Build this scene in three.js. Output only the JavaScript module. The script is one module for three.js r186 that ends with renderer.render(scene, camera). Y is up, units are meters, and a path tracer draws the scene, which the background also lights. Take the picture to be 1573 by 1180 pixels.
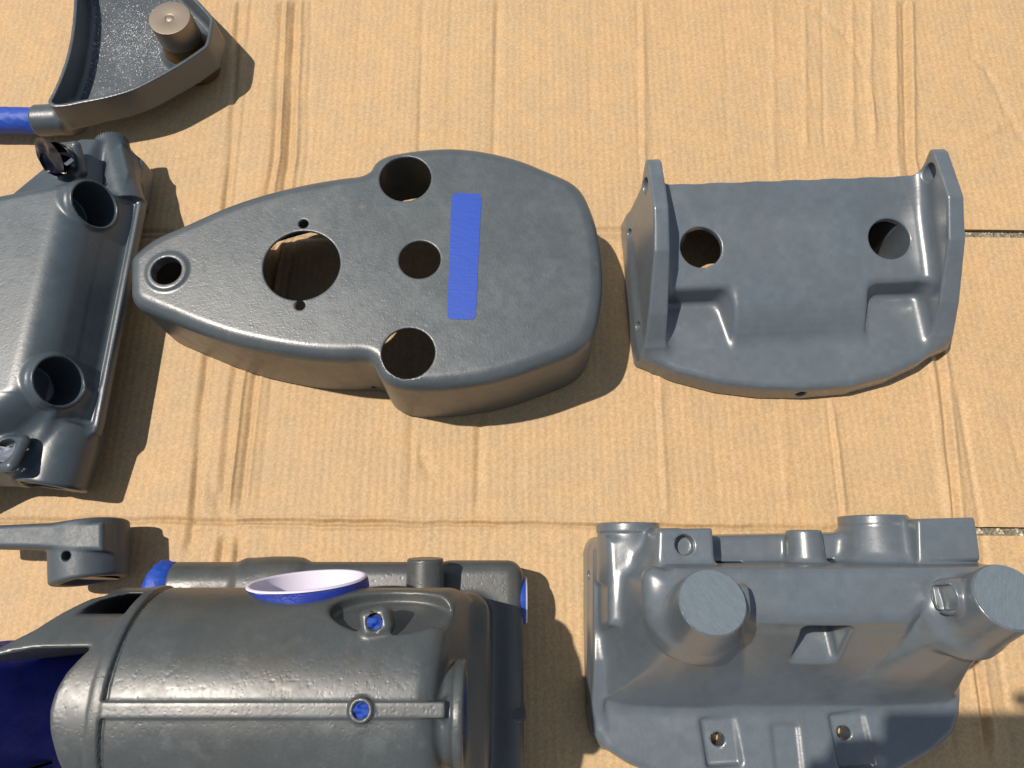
import * as THREE from 'three';
import { mergeGeometries } from 'three/addons/utils/BufferGeometryUtils.js';

// ---------------------------------------------------------------- camera, sky, sun, exposure
const W0 = 1573, H0 = 1180, F = 1136, TILT = THREE.MathUtils.degToRad(18), CH = 0.72, CZ = CH * Math.tan(TILT);
const scene = new THREE.Scene();
const camera = new THREE.PerspectiveCamera(2 * Math.atan(H0 / 2 / F) * 180 / Math.PI, 4 / 3, 0.02, 60);
camera.position.set(0, CH, CZ);
camera.up.set(0, 0, -1);
camera.lookAt(0, 0, 0);
const renderer = new THREE.WebGLRenderer({ antialias: true });
renderer.setSize(1024, 768);
renderer.toneMapping = THREE.LinearToneMapping;
renderer.toneMappingExposure = 1.06;
renderer.shadowMap.enabled = true;
{ // clear summer sky: deep blue overhead, pale towards the horizon
  const w = 64, h = 64, d = new Float32Array(w * h * 4);
  for (let j = 0; j < h; j++) for (let i = 0; i < w; i++) {
    const el = ((j + 0.5) / h - 0.5) * Math.PI, s = Math.max(0, Math.sin(el)), k = Math.pow(1 - s, 2.2), o = (j * w + i) * 4;
    const c = el < 0 ? [0.2, 0.19, 0.17] : [0.21 + 0.26 * k, 0.255 + 0.25 * k, 0.335 + 0.2 * k];
    d[o] = c[0]; d[o + 1] = c[1]; d[o + 2] = c[2]; d[o + 3] = 1;
  }
  const t = new THREE.DataTexture(d, w, h, THREE.RGBAFormat, THREE.FloatType);
  t.mapping = THREE.EquirectangularReflectionMapping; t.magFilter = THREE.LinearFilter; t.needsUpdate = true;
  scene.background = t; scene.environment = t;
}
const sun = new THREE.DirectionalLight(0xfff4e6, 4.4);
sun.position.set(-0.455, 1, -0.11).multiplyScalar(3);
sun.castShadow = true; sun.shadow.radius = 1.5; sun.shadow.mapSize.set(4096, 4096);
Object.assign(sun.shadow.camera, { left: -1, right: 1, top: 1, bottom: -1, near: 0.5, far: 6 });
scene.add(sun);

// ---------------------------------------------------------------- helpers
let seed = 7;
const rnd = () => { seed = (seed * 1664525 + 1013904223) >>> 0; return seed / 4294967296; };
const ST = Math.sin(TILT), CT = Math.cos(TILT), { min, max, abs, sqrt, hypot, floor, exp, sin, cos, PI } = Math;
// the point at height h that lies along the direction measured in the photograph
function at(px, py, h = 0) {
  const x = (px - W0 / 2) / F, y = -(py - H0 / 2) / F;
  const dx = x, dy = y * ST - CT, dz = -y * CT - ST, t = (h - CH) / dy;
  return [dx * t, h, CZ + dz * t];
}
const gx = (px, row = 1030) => at(px, row)[0], gz = row => at(786, row)[2];
const G = (px, row, h) => [gx(px, row), h, gz(row)];          // a point h above the ground point (px, row)
const CELL = 0.0016;
const clamp = (a, lo, hi) => a < lo ? lo : a > hi ? hi : a;
const smooth = (a, b, x) => { const t = clamp((x - a) / (b - a), 0, 1); return t * t * (3 - 2 * t); };
// solids as distance fields
const smin = (a, b, k) => { const h = max(k - abs(a - b), 0) / k; return min(a, b) - h * h * k * 0.25; };
const U = (k, ...f) => (x, y, z) => { let d = f[0](x, y, z); for (let i = 1; i < f.length; i++) d = smin(d, f[i](x, y, z), k); return d; };
const S = (k, a, ...f) => (x, y, z) => { let d = -a(x, y, z); for (let i = 0; i < f.length; i++) d = smin(d, f[i](x, y, z), k); return -d; };
const I = (k, ...f) => (x, y, z) => { let d = -f[0](x, y, z); for (let i = 1; i < f.length; i++) d = smin(d, -f[i](x, y, z), k); return -d; };
const norm = v => { const l = hypot(...v); return v.map(a => a / l); };
const sub = (a, b) => [a[0] - b[0], a[1] - b[1], a[2] - b[2]];
const add = (a, b, s = 1) => [a[0] + b[0] * s, a[1] + b[1] * s, a[2] + b[2] * s];
function cyl(A, B, ra, rb = ra, r = 0.0015) {                  // (tapered) cylinder with rounded rims
  const ax = norm(sub(B, A)), L = hypot(...sub(B, A)), hl = L / 2, M = add(A, sub(B, A), 0.5), sl = (rb - ra) / L, c = 1 / sqrt(1 + sl * sl);
  return (x, y, z) => {
    const px = x - M[0], py = y - M[1], pz = z - M[2], t = px * ax[0] + py * ax[1] + pz * ax[2];
    const rr = sqrt(max(0, px * px + py * py + pz * pz - t * t));
    const a = (rr - (ra + rb) / 2 - sl * t) * c + r, b = abs(t) - hl + r;
    return min(max(a, b), 0) + hypot(max(a, 0), max(b, 0)) - r;
  };
}
function capsule(A, B, ra, rb = ra) {
  const d = sub(B, A), L2 = d[0] * d[0] + d[1] * d[1] + d[2] * d[2];
  return (x, y, z) => {
    const px = x - A[0], py = y - A[1], pz = z - A[2], t = clamp((px * d[0] + py * d[1] + pz * d[2]) / L2, 0, 1);
    return hypot(px - d[0] * t, py - d[1] * t, pz - d[2] * t) - ra - (rb - ra) * t;
  };
}
function box(C, half, r = 0.002, turn = [0, 0, 0]) {
  const m = new THREE.Matrix4().makeRotationFromEuler(new THREE.Euler(...turn, 'YXZ')).elements;
  return (x, y, z) => {
    x -= C[0]; y -= C[1]; z -= C[2];
    const a = abs(x * m[0] + y * m[1] + z * m[2]) - half[0] + r, b = abs(x * m[4] + y * m[5] + z * m[6]) - half[1] + r, c = abs(x * m[8] + y * m[9] + z * m[10]) - half[2] + r;
    return min(max(a, b, c), 0) + hypot(max(a, 0), max(b, 0), max(c, 0)) - r;
  };
}
// where the direction (px, py) of the photograph first meets a solid
function onto(f, px, py, h0 = 0.3) { let h = h0, p = at(px, py, h); for (let i = 0; i < 900 && h > 0; i++) { const d = f(...p); if (d < 0.00015) break; h -= max(0.0002, d * 0.45); p = at(px, py, h); } return p; }
const sphere = (C, r) => (x, y, z) => hypot(x - C[0], y - C[1], z - C[2]) - r;
const plane = (P, n) => { n = norm(n); return (x, y, z) => (x - P[0]) * n[0] + (y - P[1]) * n[1] + (z - P[2]) * n[2]; };
const planeThrough = (A, B, C, inside) => {
  const a = sub(B, A), b = sub(C, A); let n = norm([a[1] * b[2] - a[2] * b[1], a[2] * b[0] - a[0] * b[2], a[0] * b[1] - a[1] * b[0]]);
  const p = plane(A, n); return p(...inside) > 0 ? plane(A, n.map(v => -v)) : p;
};
// distance to a closed outline in plan (points are [x, z] or [x, y, z]), kept on a grid and read back smoothly
function plan(pts, curved = true, cell = 0.002, pad = 0.03) {
  let P = pts.map(p => [p[0], p[p.length - 1]]);
  if (curved) P = new THREE.CatmullRomCurve3(P.map(p => new THREE.Vector3(p[0], 0, p[1])), true, 'centripetal').getPoints(P.length * 8).slice(0, -1).map(v => [v.x, v.z]);
  let x0 = 1e9, x1 = -1e9, z0 = 1e9, z1 = -1e9;
  for (const [x, z] of P) { x0 = min(x0, x); x1 = max(x1, x); z0 = min(z0, z); z1 = max(z1, z); }
  x0 -= pad; x1 += pad; z0 -= pad; z1 += pad;
  const nx = Math.ceil((x1 - x0) / cell) + 1, nz = Math.ceil((z1 - z0) / cell) + 1, g = new Float32Array(nx * nz), n = P.length;
  for (let j = 0; j < nz; j++) for (let i = 0; i < nx; i++) {
    const x = x0 + i * cell, z = z0 + j * cell; let d = 1e9, s = 1;
    for (let a = 0, b = n - 1; a < n; b = a++) {
      const ax = P[a][0], az = P[a][1], ex = P[b][0] - ax, ez = P[b][1] - az, wx = x - ax, wz = z - az;
      const t = clamp((wx * ex + wz * ez) / (ex * ex + ez * ez + 1e-18), 0, 1), bx = wx - ex * t, bz = wz - ez * t;
      d = min(d, bx * bx + bz * bz);
      const c1 = z >= az, c2 = z < P[b][1], c3 = ex * wz > ez * wx;
      if ((c1 && c2 && c3) || (!c1 && !c2 && !c3)) s = -s;
    }
    g[j * nx + i] = s * sqrt(d);
  }
  const wx = new Float64Array(4), wz = new Float64Array(4);
  const wt = (w, f) => { const q = 1 - f; w[0] = q * q * q / 6; w[1] = (3 * f * f * f - 6 * f * f + 4) / 6; w[2] = (3 * q * q * q - 6 * q * q + 4) / 6; w[3] = f * f * f / 6; };
  return (x, z) => {
    let u = (x - x0) / cell, v = (z - z0) / cell; const cu = clamp(u, 1, nx - 3.001), cv = clamp(v, 1, nz - 3.001);
    const out = hypot(u - cu, v - cv) * cell, i = floor(cu), j = floor(cv); wt(wx, cu - i); wt(wz, cv - j);
    let s = 0;
    for (let b = 0; b < 4; b++) { const o = (j + b - 1) * nx + i - 1; s += wz[b] * (wx[0] * g[o] + wx[1] * g[o + 1] + wx[2] * g[o + 2] + wx[3] * g[o + 3]); }
    return s + out;
  };
}
// a plan outline raised from y0 to y1; r rounds the rims, draft makes it wider towards the bottom
const ext = (f, y0, y1, r = 0.002, draft = 0) => (x, y, z) => {
  const a = f(x, z) - draft * (y1 - y) + r, b = abs(y - (y0 + y1) / 2) - (y1 - y0) / 2 + r;
  return (min(max(a, b), 0) + hypot(max(a, 0), max(b, 0)) - r) * (draft ? 1 / sqrt(1 + draft * draft) : 1);
};
const loft = (fa, fb, y0, y1, r = 0.004, q = 0.8) => (x, y, z) => {
  const t = clamp((y - y0) / (y1 - y0), -0.2, 1.2), a = (fa(x, z) * (1 - t) + fb(x, z) * t) * q + r, b = abs(y - (y0 + y1) / 2) - (y1 - y0) / 2 + r;
  return min(max(a, b), 0) + hypot(max(a, 0), max(b, 0)) - r;
};
// mesh of a distance field: surface nets on the cells near the surface, vertices drawn onto it, uv in units of 0.25 m
function solid(f, lo, hi, cell = CELL, tint = null, split = null) {
  const B = 8, nb = [0, 1, 2].map(k => Math.ceil((hi[k] - lo[k]) / (cell * B))), [nx, ny, nz] = nb.map(b => b * B + 1);
  const v = new Float32Array(nx * ny * nz).fill(NaN), at3 = (i, j, k) => (k * ny + j) * nx + i, hd = cell * B * 0.8661 * 1.3, active = [];
  for (let c = 0; c < nb[2]; c++) for (let b = 0; b < nb[1]; b++) for (let a = 0; a < nb[0]; a++) {
    const d = f(lo[0] + (a + 0.5) * B * cell, lo[1] + (b + 0.5) * B * cell, lo[2] + (c + 0.5) * B * cell);
    if (abs(d) > hd) continue;
    active.push([a, b, c]);
    for (let k = c * B; k <= c * B + B; k++) for (let j = b * B; j <= b * B + B; j++) for (let i = a * B; i <= a * B + B; i++) {
      const o = at3(i, j, k); if (v[o] !== v[o]) v[o] = f(lo[0] + i * cell, lo[1] + j * cell, lo[2] + k * cell);
    }
  }
  const id = new Map(), pos = [];
  for (const [a, b, c] of active) for (let k = c * B; k < c * B + B; k++) for (let j = b * B; j < b * B + B; j++) for (let i = a * B; i < a * B + B; i++) {
    let m = 0, n = 0, sx = 0, sy = 0, sz = 0; const o = at3(i, j, k), q = [];
    for (let e = 0; e < 8; e++) { const w = v[o + (e & 1) + ((e >> 1) & 1) * nx + (e >> 2) * nx * ny]; q.push(w); if (w < 0) m |= 1 << e; }
    if (m === 0 || m === 255) continue;
    for (let e = 0; e < 8; e++) for (let t = 1; t < 8; t <<= 1) if (!(e & t)) {
      const p0 = q[e], p1 = q[e | t]; if ((p0 < 0) === (p1 < 0)) continue;
      const s = p0 / (p0 - p1); n++;
      sx += (e & 1) + (t === 1 ? s : 0); sy += ((e >> 1) & 1) + (t === 2 ? s : 0); sz += (e >> 2) + (t === 4 ? s : 0);
    }
    id.set(o, pos.length / 3); pos.push(lo[0] + (i + sx / n) * cell, lo[1] + (j + sy / n) * cell, lo[2] + (k + sz / n) * cell);
  }
  const N = pos.length / 3, nor = new Float32Array(N * 3), e = cell * 0.45;
  for (let p = 0; p < N; p++) {
    let x = pos[p * 3], y = pos[p * 3 + 1], z = pos[p * 3 + 2], gxx, gyy, gzz;
    for (let it = 0; it < 3; it++) {
      gxx = f(x + e, y, z) - f(x - e, y, z); gyy = f(x, y + e, z) - f(x, y - e, z); gzz = f(x, y, z + e) - f(x, y, z - e);
      const l = hypot(gxx, gyy, gzz) || 1; gxx /= l; gyy /= l; gzz /= l;
      if (it < 2) { const d = clamp(f(x, y, z) / max(0.5, l / (2 * e)), -cell * 0.7, cell * 0.7); x -= gxx * d; y -= gyy * d; z -= gzz * d; }
    }
    pos[p * 3] = x; pos[p * 3 + 1] = y; pos[p * 3 + 2] = z; nor[p * 3] = gxx; nor[p * 3 + 1] = gyy; nor[p * 3 + 2] = gzz;
  }
  // split: the fields that the parts of this solid were made from; each triangle goes to the part whose surface it lies on
  const groups = (split || [null]).map(() => ({ OP: [], ON: [], UV: [], CO: [], IX: [], seen: new Map() })), which = new Uint8Array(N);
  if (split) for (let p = 0; p < N; p++) { let best = 1e9; for (let k = 0; k < split.length; k++) { const d = abs(split[k](pos[p * 3], pos[p * 3 + 1], pos[p * 3 + 2])); if (d < best - 1e-5) { best = d; which[p] = k; } } }
  const vert = (g, p, ax) => {
    const key = p * 3 + ax; let r = g.seen.get(key); if (r !== undefined) return r;
    r = g.OP.length / 3; g.seen.set(key, r);
    const x = pos[p * 3], y = pos[p * 3 + 1], z = pos[p * 3 + 2];
    g.OP.push(x, y, z); g.ON.push(nor[p * 3], nor[p * 3 + 1], nor[p * 3 + 2]);
    g.UV.push((ax === 0 ? z : x) * 4, (ax === 1 ? -z : y) * 4);
    if (tint) g.CO.push(...tint(x, y, z, nor[p * 3 + 1]));
    return r;
  };
  const tri = (a, b, c) => {
    const n = [0, 1, 2].map(k => abs(nor[a * 3 + k] + nor[b * 3 + k] + nor[c * 3 + k])), ax = n[1] >= n[0] && n[1] >= n[2] ? 1 : n[0] >= n[2] ? 0 : 2;
    const g = groups[which[b] === which[c] ? which[b] : which[a]];
    g.IX.push(vert(g, a, ax), vert(g, b, ax), vert(g, c, ax));
  };
  const dx = 1, dy = nx, dz = nx * ny;
  for (const [o] of id) {
    const s = v[o] < 0;
    for (const [d, e1, e2] of [[dx, dy, dz], [dy, dz, dx], [dz, dx, dy]]) {
      if ((v[o + d] < 0) === s) continue;
      const a = id.get(o), b = id.get(o - e1), c = id.get(o - e1 - e2), g = id.get(o - e2);
      if (b === undefined || c === undefined || g === undefined) continue;
      if (s) { tri(a, b, c); tri(a, c, g); } else { tri(a, c, b); tri(a, g, c); }
    }
  }
  const out = groups.map(g => {
    const geo = new THREE.BufferGeometry();
    geo.setAttribute('position', new THREE.Float32BufferAttribute(g.OP, 3)); geo.setAttribute('normal', new THREE.Float32BufferAttribute(g.ON, 3));
    geo.setAttribute('uv', new THREE.Float32BufferAttribute(g.UV, 2)); if (tint) geo.setAttribute('color', new THREE.Float32BufferAttribute(g.CO, 3));
    geo.setIndex(g.IX); return geo;
  });
  return split ? out : out[0];
}
// tileable noise
function lattice(n, s) { seed = s; const a = new Float32Array(n * n); for (let i = 0; i < n * n; i++) a[i] = rnd(); return (u, v) => {
  const x = u * n, y = v * n, i = floor(x), j = floor(y), fx = x - i, fy = y - j, q = fx * fx * (3 - 2 * fx), r = fy * fy * (3 - 2 * fy), X = k => ((k % n) + n) % n;
  const g = (p, t) => a[X(t) * n + X(p)]; return (g(i, j) * (1 - q) + g(i + 1, j) * q) * (1 - r) + (g(i, j + 1) * (1 - q) + g(i + 1, j + 1) * q) * r; }; }
function texture(n, f, srgb = false, m = n) {
  const d = new Uint8Array(n * m * 4);
  for (let j = 0; j < m; j++) for (let i = 0; i < n; i++) { const c = f((i + 0.5) / n, (j + 0.5) / m), o = (j * n + i) * 4; for (let k = 0; k < 3; k++) d[o + k] = clamp(typeof c === 'number' ? c : c[k], 0, 1) * 255; d[o + 3] = 255; }
  const t = new THREE.DataTexture(d, n, m); t.wrapS = t.wrapT = THREE.RepeatWrapping; t.magFilter = THREE.LinearFilter; t.minFilter = THREE.LinearMipmapLinearFilter; t.generateMipmaps = true;
  if (srgb) t.colorSpace = THREE.SRGBColorSpace; t.needsUpdate = true; return t;
}
const h3 = (i, j, k) => { let n = (i * 374761393 + j * 668265263 + k * 1274126177) | 0; n = Math.imul(n ^ (n >>> 13), 1274126177); return ((n ^ (n >>> 16)) >>> 0) / 4294967296; };
function noise(x, y, z) {
  const i = floor(x), j = floor(y), k = floor(z), f = x - i, g = y - j, h = z - k, a = f * f * (3 - 2 * f), b = g * g * (3 - 2 * g), c = h * h * (3 - 2 * h), L = (p, q, t) => p + (q - p) * t;
  return L(L(L(h3(i, j, k), h3(i + 1, j, k), a), L(h3(i, j + 1, k), h3(i + 1, j + 1, k), a), b), L(L(h3(i, j, k + 1), h3(i + 1, j, k + 1), a), L(h3(i, j + 1, k + 1), h3(i + 1, j + 1, k + 1), a), b), c);
}
const fbm = (x, y, z) => 0.5 * noise(x, y, z) + 0.3 * noise(1.7 * x + 0.9 * z + 5, 1.9 * y + 3, 1.7 * z - 0.9 * x) + 0.2 * noise(3.1 * x - 2.3 * z, 3.9 * y + 1, 3.1 * z + 2.3 * x + 9);
const names = {};
const numbered = n => { const k = names[n] = (names[n] ?? -1) + 1; return k ? `${n}_${String(k).padStart(3, '0')}` : n; };
function thing(name, label, category, p = [0, 0, 0]) { const o = new THREE.Group(); o.name = numbered(name); o.position.set(...p); o.userData = { label, category }; scene.add(o); return o; }
function part(name, geo, mat, parent, label) {                  // geometry is given in the scene's metres and moved under its thing
  const m = new THREE.Mesh(geo, mat); m.name = name; m.castShadow = m.receiveShadow = true; if (label) m.userData.label = label;
  const o = new THREE.Vector3(); for (let p = parent; p && p !== scene; p = p.parent) o.add(p.position);
  m.position.copy(o).negate(); parent.add(m); return m;
}

// one casting meshed as a whole and handed out to the parts it consists of: list of [name, field, label]
function casting(list, f, lo, hi, cell, tint, mat, parent) { return solid(f, lo, hi, cell, tint, list.map(l => l[1])).map((g, i) => g.index.count ? part(list[i][0], g, mat, parent, list[i][2]) : null); }

// ---------------------------------------------------------------- materials
const n1 = lattice(150, 11), n2 = lattice(260, 12), n3 = lattice(40, 13), n4 = lattice(12, 14);
// tile of soft round bumps (amp > 0) and dents (amp < 0): lists of [count, smallest radius, largest radius in texels, amp]
function stamped(n, s, base, sets, gate = null) {
  const a = new Float32Array(n * n).fill(base); seed = s;
  for (const [count, r0, r1, amp] of sets) for (let k = 0; k < count; k++) {
    const x = rnd() * n, y = rnd() * n, q = rnd(), r = r0 + (r1 - r0) * q * q, e = 0.7 + 0.6 * rnd(), c = amp * (0.5 + rnd()) * (gate ? gate(x / n, y / n) : 1), R = Math.ceil(r * 2.2);
    if (c) for (let j = -R; j <= R; j++) for (let i = -R; i <= R; i++) { const X = (floor(x) + i + n) % n, Y = (floor(y) + j + n) % n, u = (floor(x) + i - x) / r * e, v = (floor(y) + j - y) / r / e; a[Y * n + X] += c * exp(-(u * u + v * v)); }
  }
  return texture(n, (u, v) => a[floor(v * n) * n + floor(u * n)]);
}
const peel = stamped(1024, 5, 0.45, [[9000, 2.5, 6, 0.12], [9000, 2.5, 6, -0.12], [160, 1.5, 3, 0.35]]);
const sandy = stamped(1024, 6, 0.4, [[16000, 1.1, 2.4, 0.22], [4500, 3, 7, 0.1], [4500, 3, 7, -0.1]]);
const pitted = stamped(1024, 8, 0.62, [[5200, 1.6, 5.5, -0.22], [5000, 2, 6, 0.09], [900, 4, 12, -0.1], [260, 1.2, 2.2, 0.4]], (u, v) => 0.35 + 0.9 * n4(u, v));
const rough1 = texture(512, (u, v) => 0.72 + 0.3 * n3(u, v) * n4(u, v) + 0.12 * n1(u, v));
// specks of dust, faint scratches and uneven cover in the paint itself: half grey on average
const grime = (() => {
  const N = 1024, a = new Float32Array(N * N); seed = 77;
  for (let j = 0; j < N; j++) for (let i = 0; i < N; i++) a[j * N + i] = 0.5 + 0.05 * (n3(i / N, j / N) - 0.5) + 0.05 * (n2(i / N, j / N) - 0.5) + 0.05 * (n4(i / N, j / N) - 0.5);
  const dab = (x, y, r, c) => { for (let v = -3; v <= 3; v++) for (let u = -3; u <= 3; u++) { const X = (floor(x) + u + N) % N, Y = (floor(y) + v + N) % N; a[Y * N + X] += c * exp(-(u * u + v * v) / (r * r)); } };
  for (let k = 0; k < 520; k++) dab(rnd() * N, rnd() * N, 0.5 + 1.1 * rnd() ** 3, 0.12 + 0.5 * rnd() ** 2);
  for (let k = 0; k < 260; k++) dab(rnd() * N, rnd() * N, 0.7 + 1.1 * rnd() ** 2, -0.2 * rnd());
  for (let k = 0; k < 46; k++) { let x = rnd() * N, y = rnd() * N, t = rnd() * 6.28; const l = 12 + 70 * rnd() ** 2, c = 0.1 * rnd(); for (let s = 0; s < l; s++) { dab(x, y, 0.55, c); t += 0.05 * (rnd() - 0.5); x = (x + cos(t) + N) % N; y = (y + sin(t) + N) % N; } }
  return texture(N, (u, v) => a[floor(v * N) * N + floor(u * N)]);
})();
const paint = (c, rough, bump, bs, extra = {}) => { c = c.map(v => v * 2); const m = new THREE.MeshPhysicalMaterial({ map: grime, roughness: rough, roughnessMap: rough1, bumpMap: bump, bumpScale: bs, vertexColors: true, ...extra }); m.color.setRGB(...c); return m; };
const M = {
  cover: paint([0.068, 0.084, 0.094], 0.43, sandy, 0.00017, { ior: 1.68 }),
  bracket: paint([0.098, 0.121, 0.142], 0.42, peel, 0.0001, { ior: 1.75, clearcoat: 0.35, clearcoatRoughness: 0.22 }),
  box: paint([0.05, 0.07, 0.087], 0.45, peel, 0.00013, { ior: 1.6, clearcoat: 0.15, clearcoatRoughness: 0.3 }),
  lever: paint([0.062, 0.08, 0.096], 0.62, peel, 0.00013),
  pan: paint([0.056, 0.071, 0.085], 0.42, sandy, 0.00018, { ior: 1.7 }),
  head: paint([0.058, 0.067, 0.070], 0.48, pitted, 0.0003, { ior: 1.62, clearcoat: 0.1, clearcoatRoughness: 0.3 }),
  crepe: new THREE.MeshPhysicalMaterial({ color: new THREE.Color(0.009, 0.06, 0.39), roughness: 0.55, bumpMap: texture(256, (u, v) => 0.5 + 0.22 * (n2(u * 0.2, v * 0.45) - 0.5) + 0.4 * (n1(u * 0.12, v * 0.5) - 0.5) + 0.3 * (n4(u, v) - 0.5)), bumpScale: 0.0002 }),
  bandTape: new THREE.MeshPhysicalMaterial({ color: new THREE.Color(0.006, 0.03, 0.3), roughness: 0.5, bumpMap: peel, bumpScale: 0.0003 }),
  tape: new THREE.MeshPhysicalMaterial({ color: new THREE.Color(0.009, 0.06, 0.39), roughness: 0.55, bumpMap: peel, bumpScale: 0.0003 }),
  darkTape: new THREE.MeshPhysicalMaterial({ color: new THREE.Color(0.006, 0.022, 0.3), roughness: 0.65, bumpMap: peel, bumpScale: 0.0003 }),
  steel: new THREE.MeshStandardMaterial({ color: 0x8a8074, metalness: 0.85, roughness: 0.48, bumpMap: peel, bumpScale: 0.0001 }),
  rust: new THREE.MeshStandardMaterial({ color: 0x6b5126, metalness: 0.5, roughness: 0.5, bumpMap: sandy, bumpScale: 0.0002 }),
  paper: new THREE.MeshStandardMaterial({ color: 0xd9d4e6, roughness: 0.8 }),
  film: new THREE.MeshPhysicalMaterial({ color: 0x0a0f22, roughness: 0.34, side: THREE.DoubleSide, clearcoat: 0.6, clearcoatRoughness: 0.15 }),
  groundFace: new THREE.MeshStandardMaterial({ map: texture(256, (u, v) => { const s = n2(u * 0.08 + v * 0.02, v * 0.55) * 0.5 + n1(u * 0.05, v * 0.3) * 0.5, k = 0.47 + 0.07 * (s - 0.5) + 0.03 * (n1(u, v) - 0.5); return [k * 0.82, k * 0.92, k]; }, true), roughness: 0.5 }),
  paleFilm: new THREE.MeshPhysicalMaterial({ color: 0x66707f, roughness: 0.5, side: THREE.DoubleSide, clearcoat: 0.5 }),
  bareFace: new THREE.MeshStandardMaterial({ color: 0xa8957e, roughness: 0.55, metalness: 0.4, bumpMap: peel, bumpScale: 0.0001 }),
  dust: new THREE.MeshStandardMaterial({ color: 0xffffff, roughness: 0.35 }),
};
// slow, uneven tone of sprayed paint and handling dirt
const mottle = (amp = 0.12, warm = 0.04) => (x, y, z) => { const a = fbm(x * 26, y * 26, z * 26) - 0.5, b = fbm(x * 90 + 9, y * 90, z * 90) - 0.5, t = 1 + amp * (2 * a + 1.2 * b), w = warm * (fbm(x * 15 + 5, y * 15, z * 15 + 3) - 0.5) * 3; return [t * (1 + w), t, t * (1 - w)]; };
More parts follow.
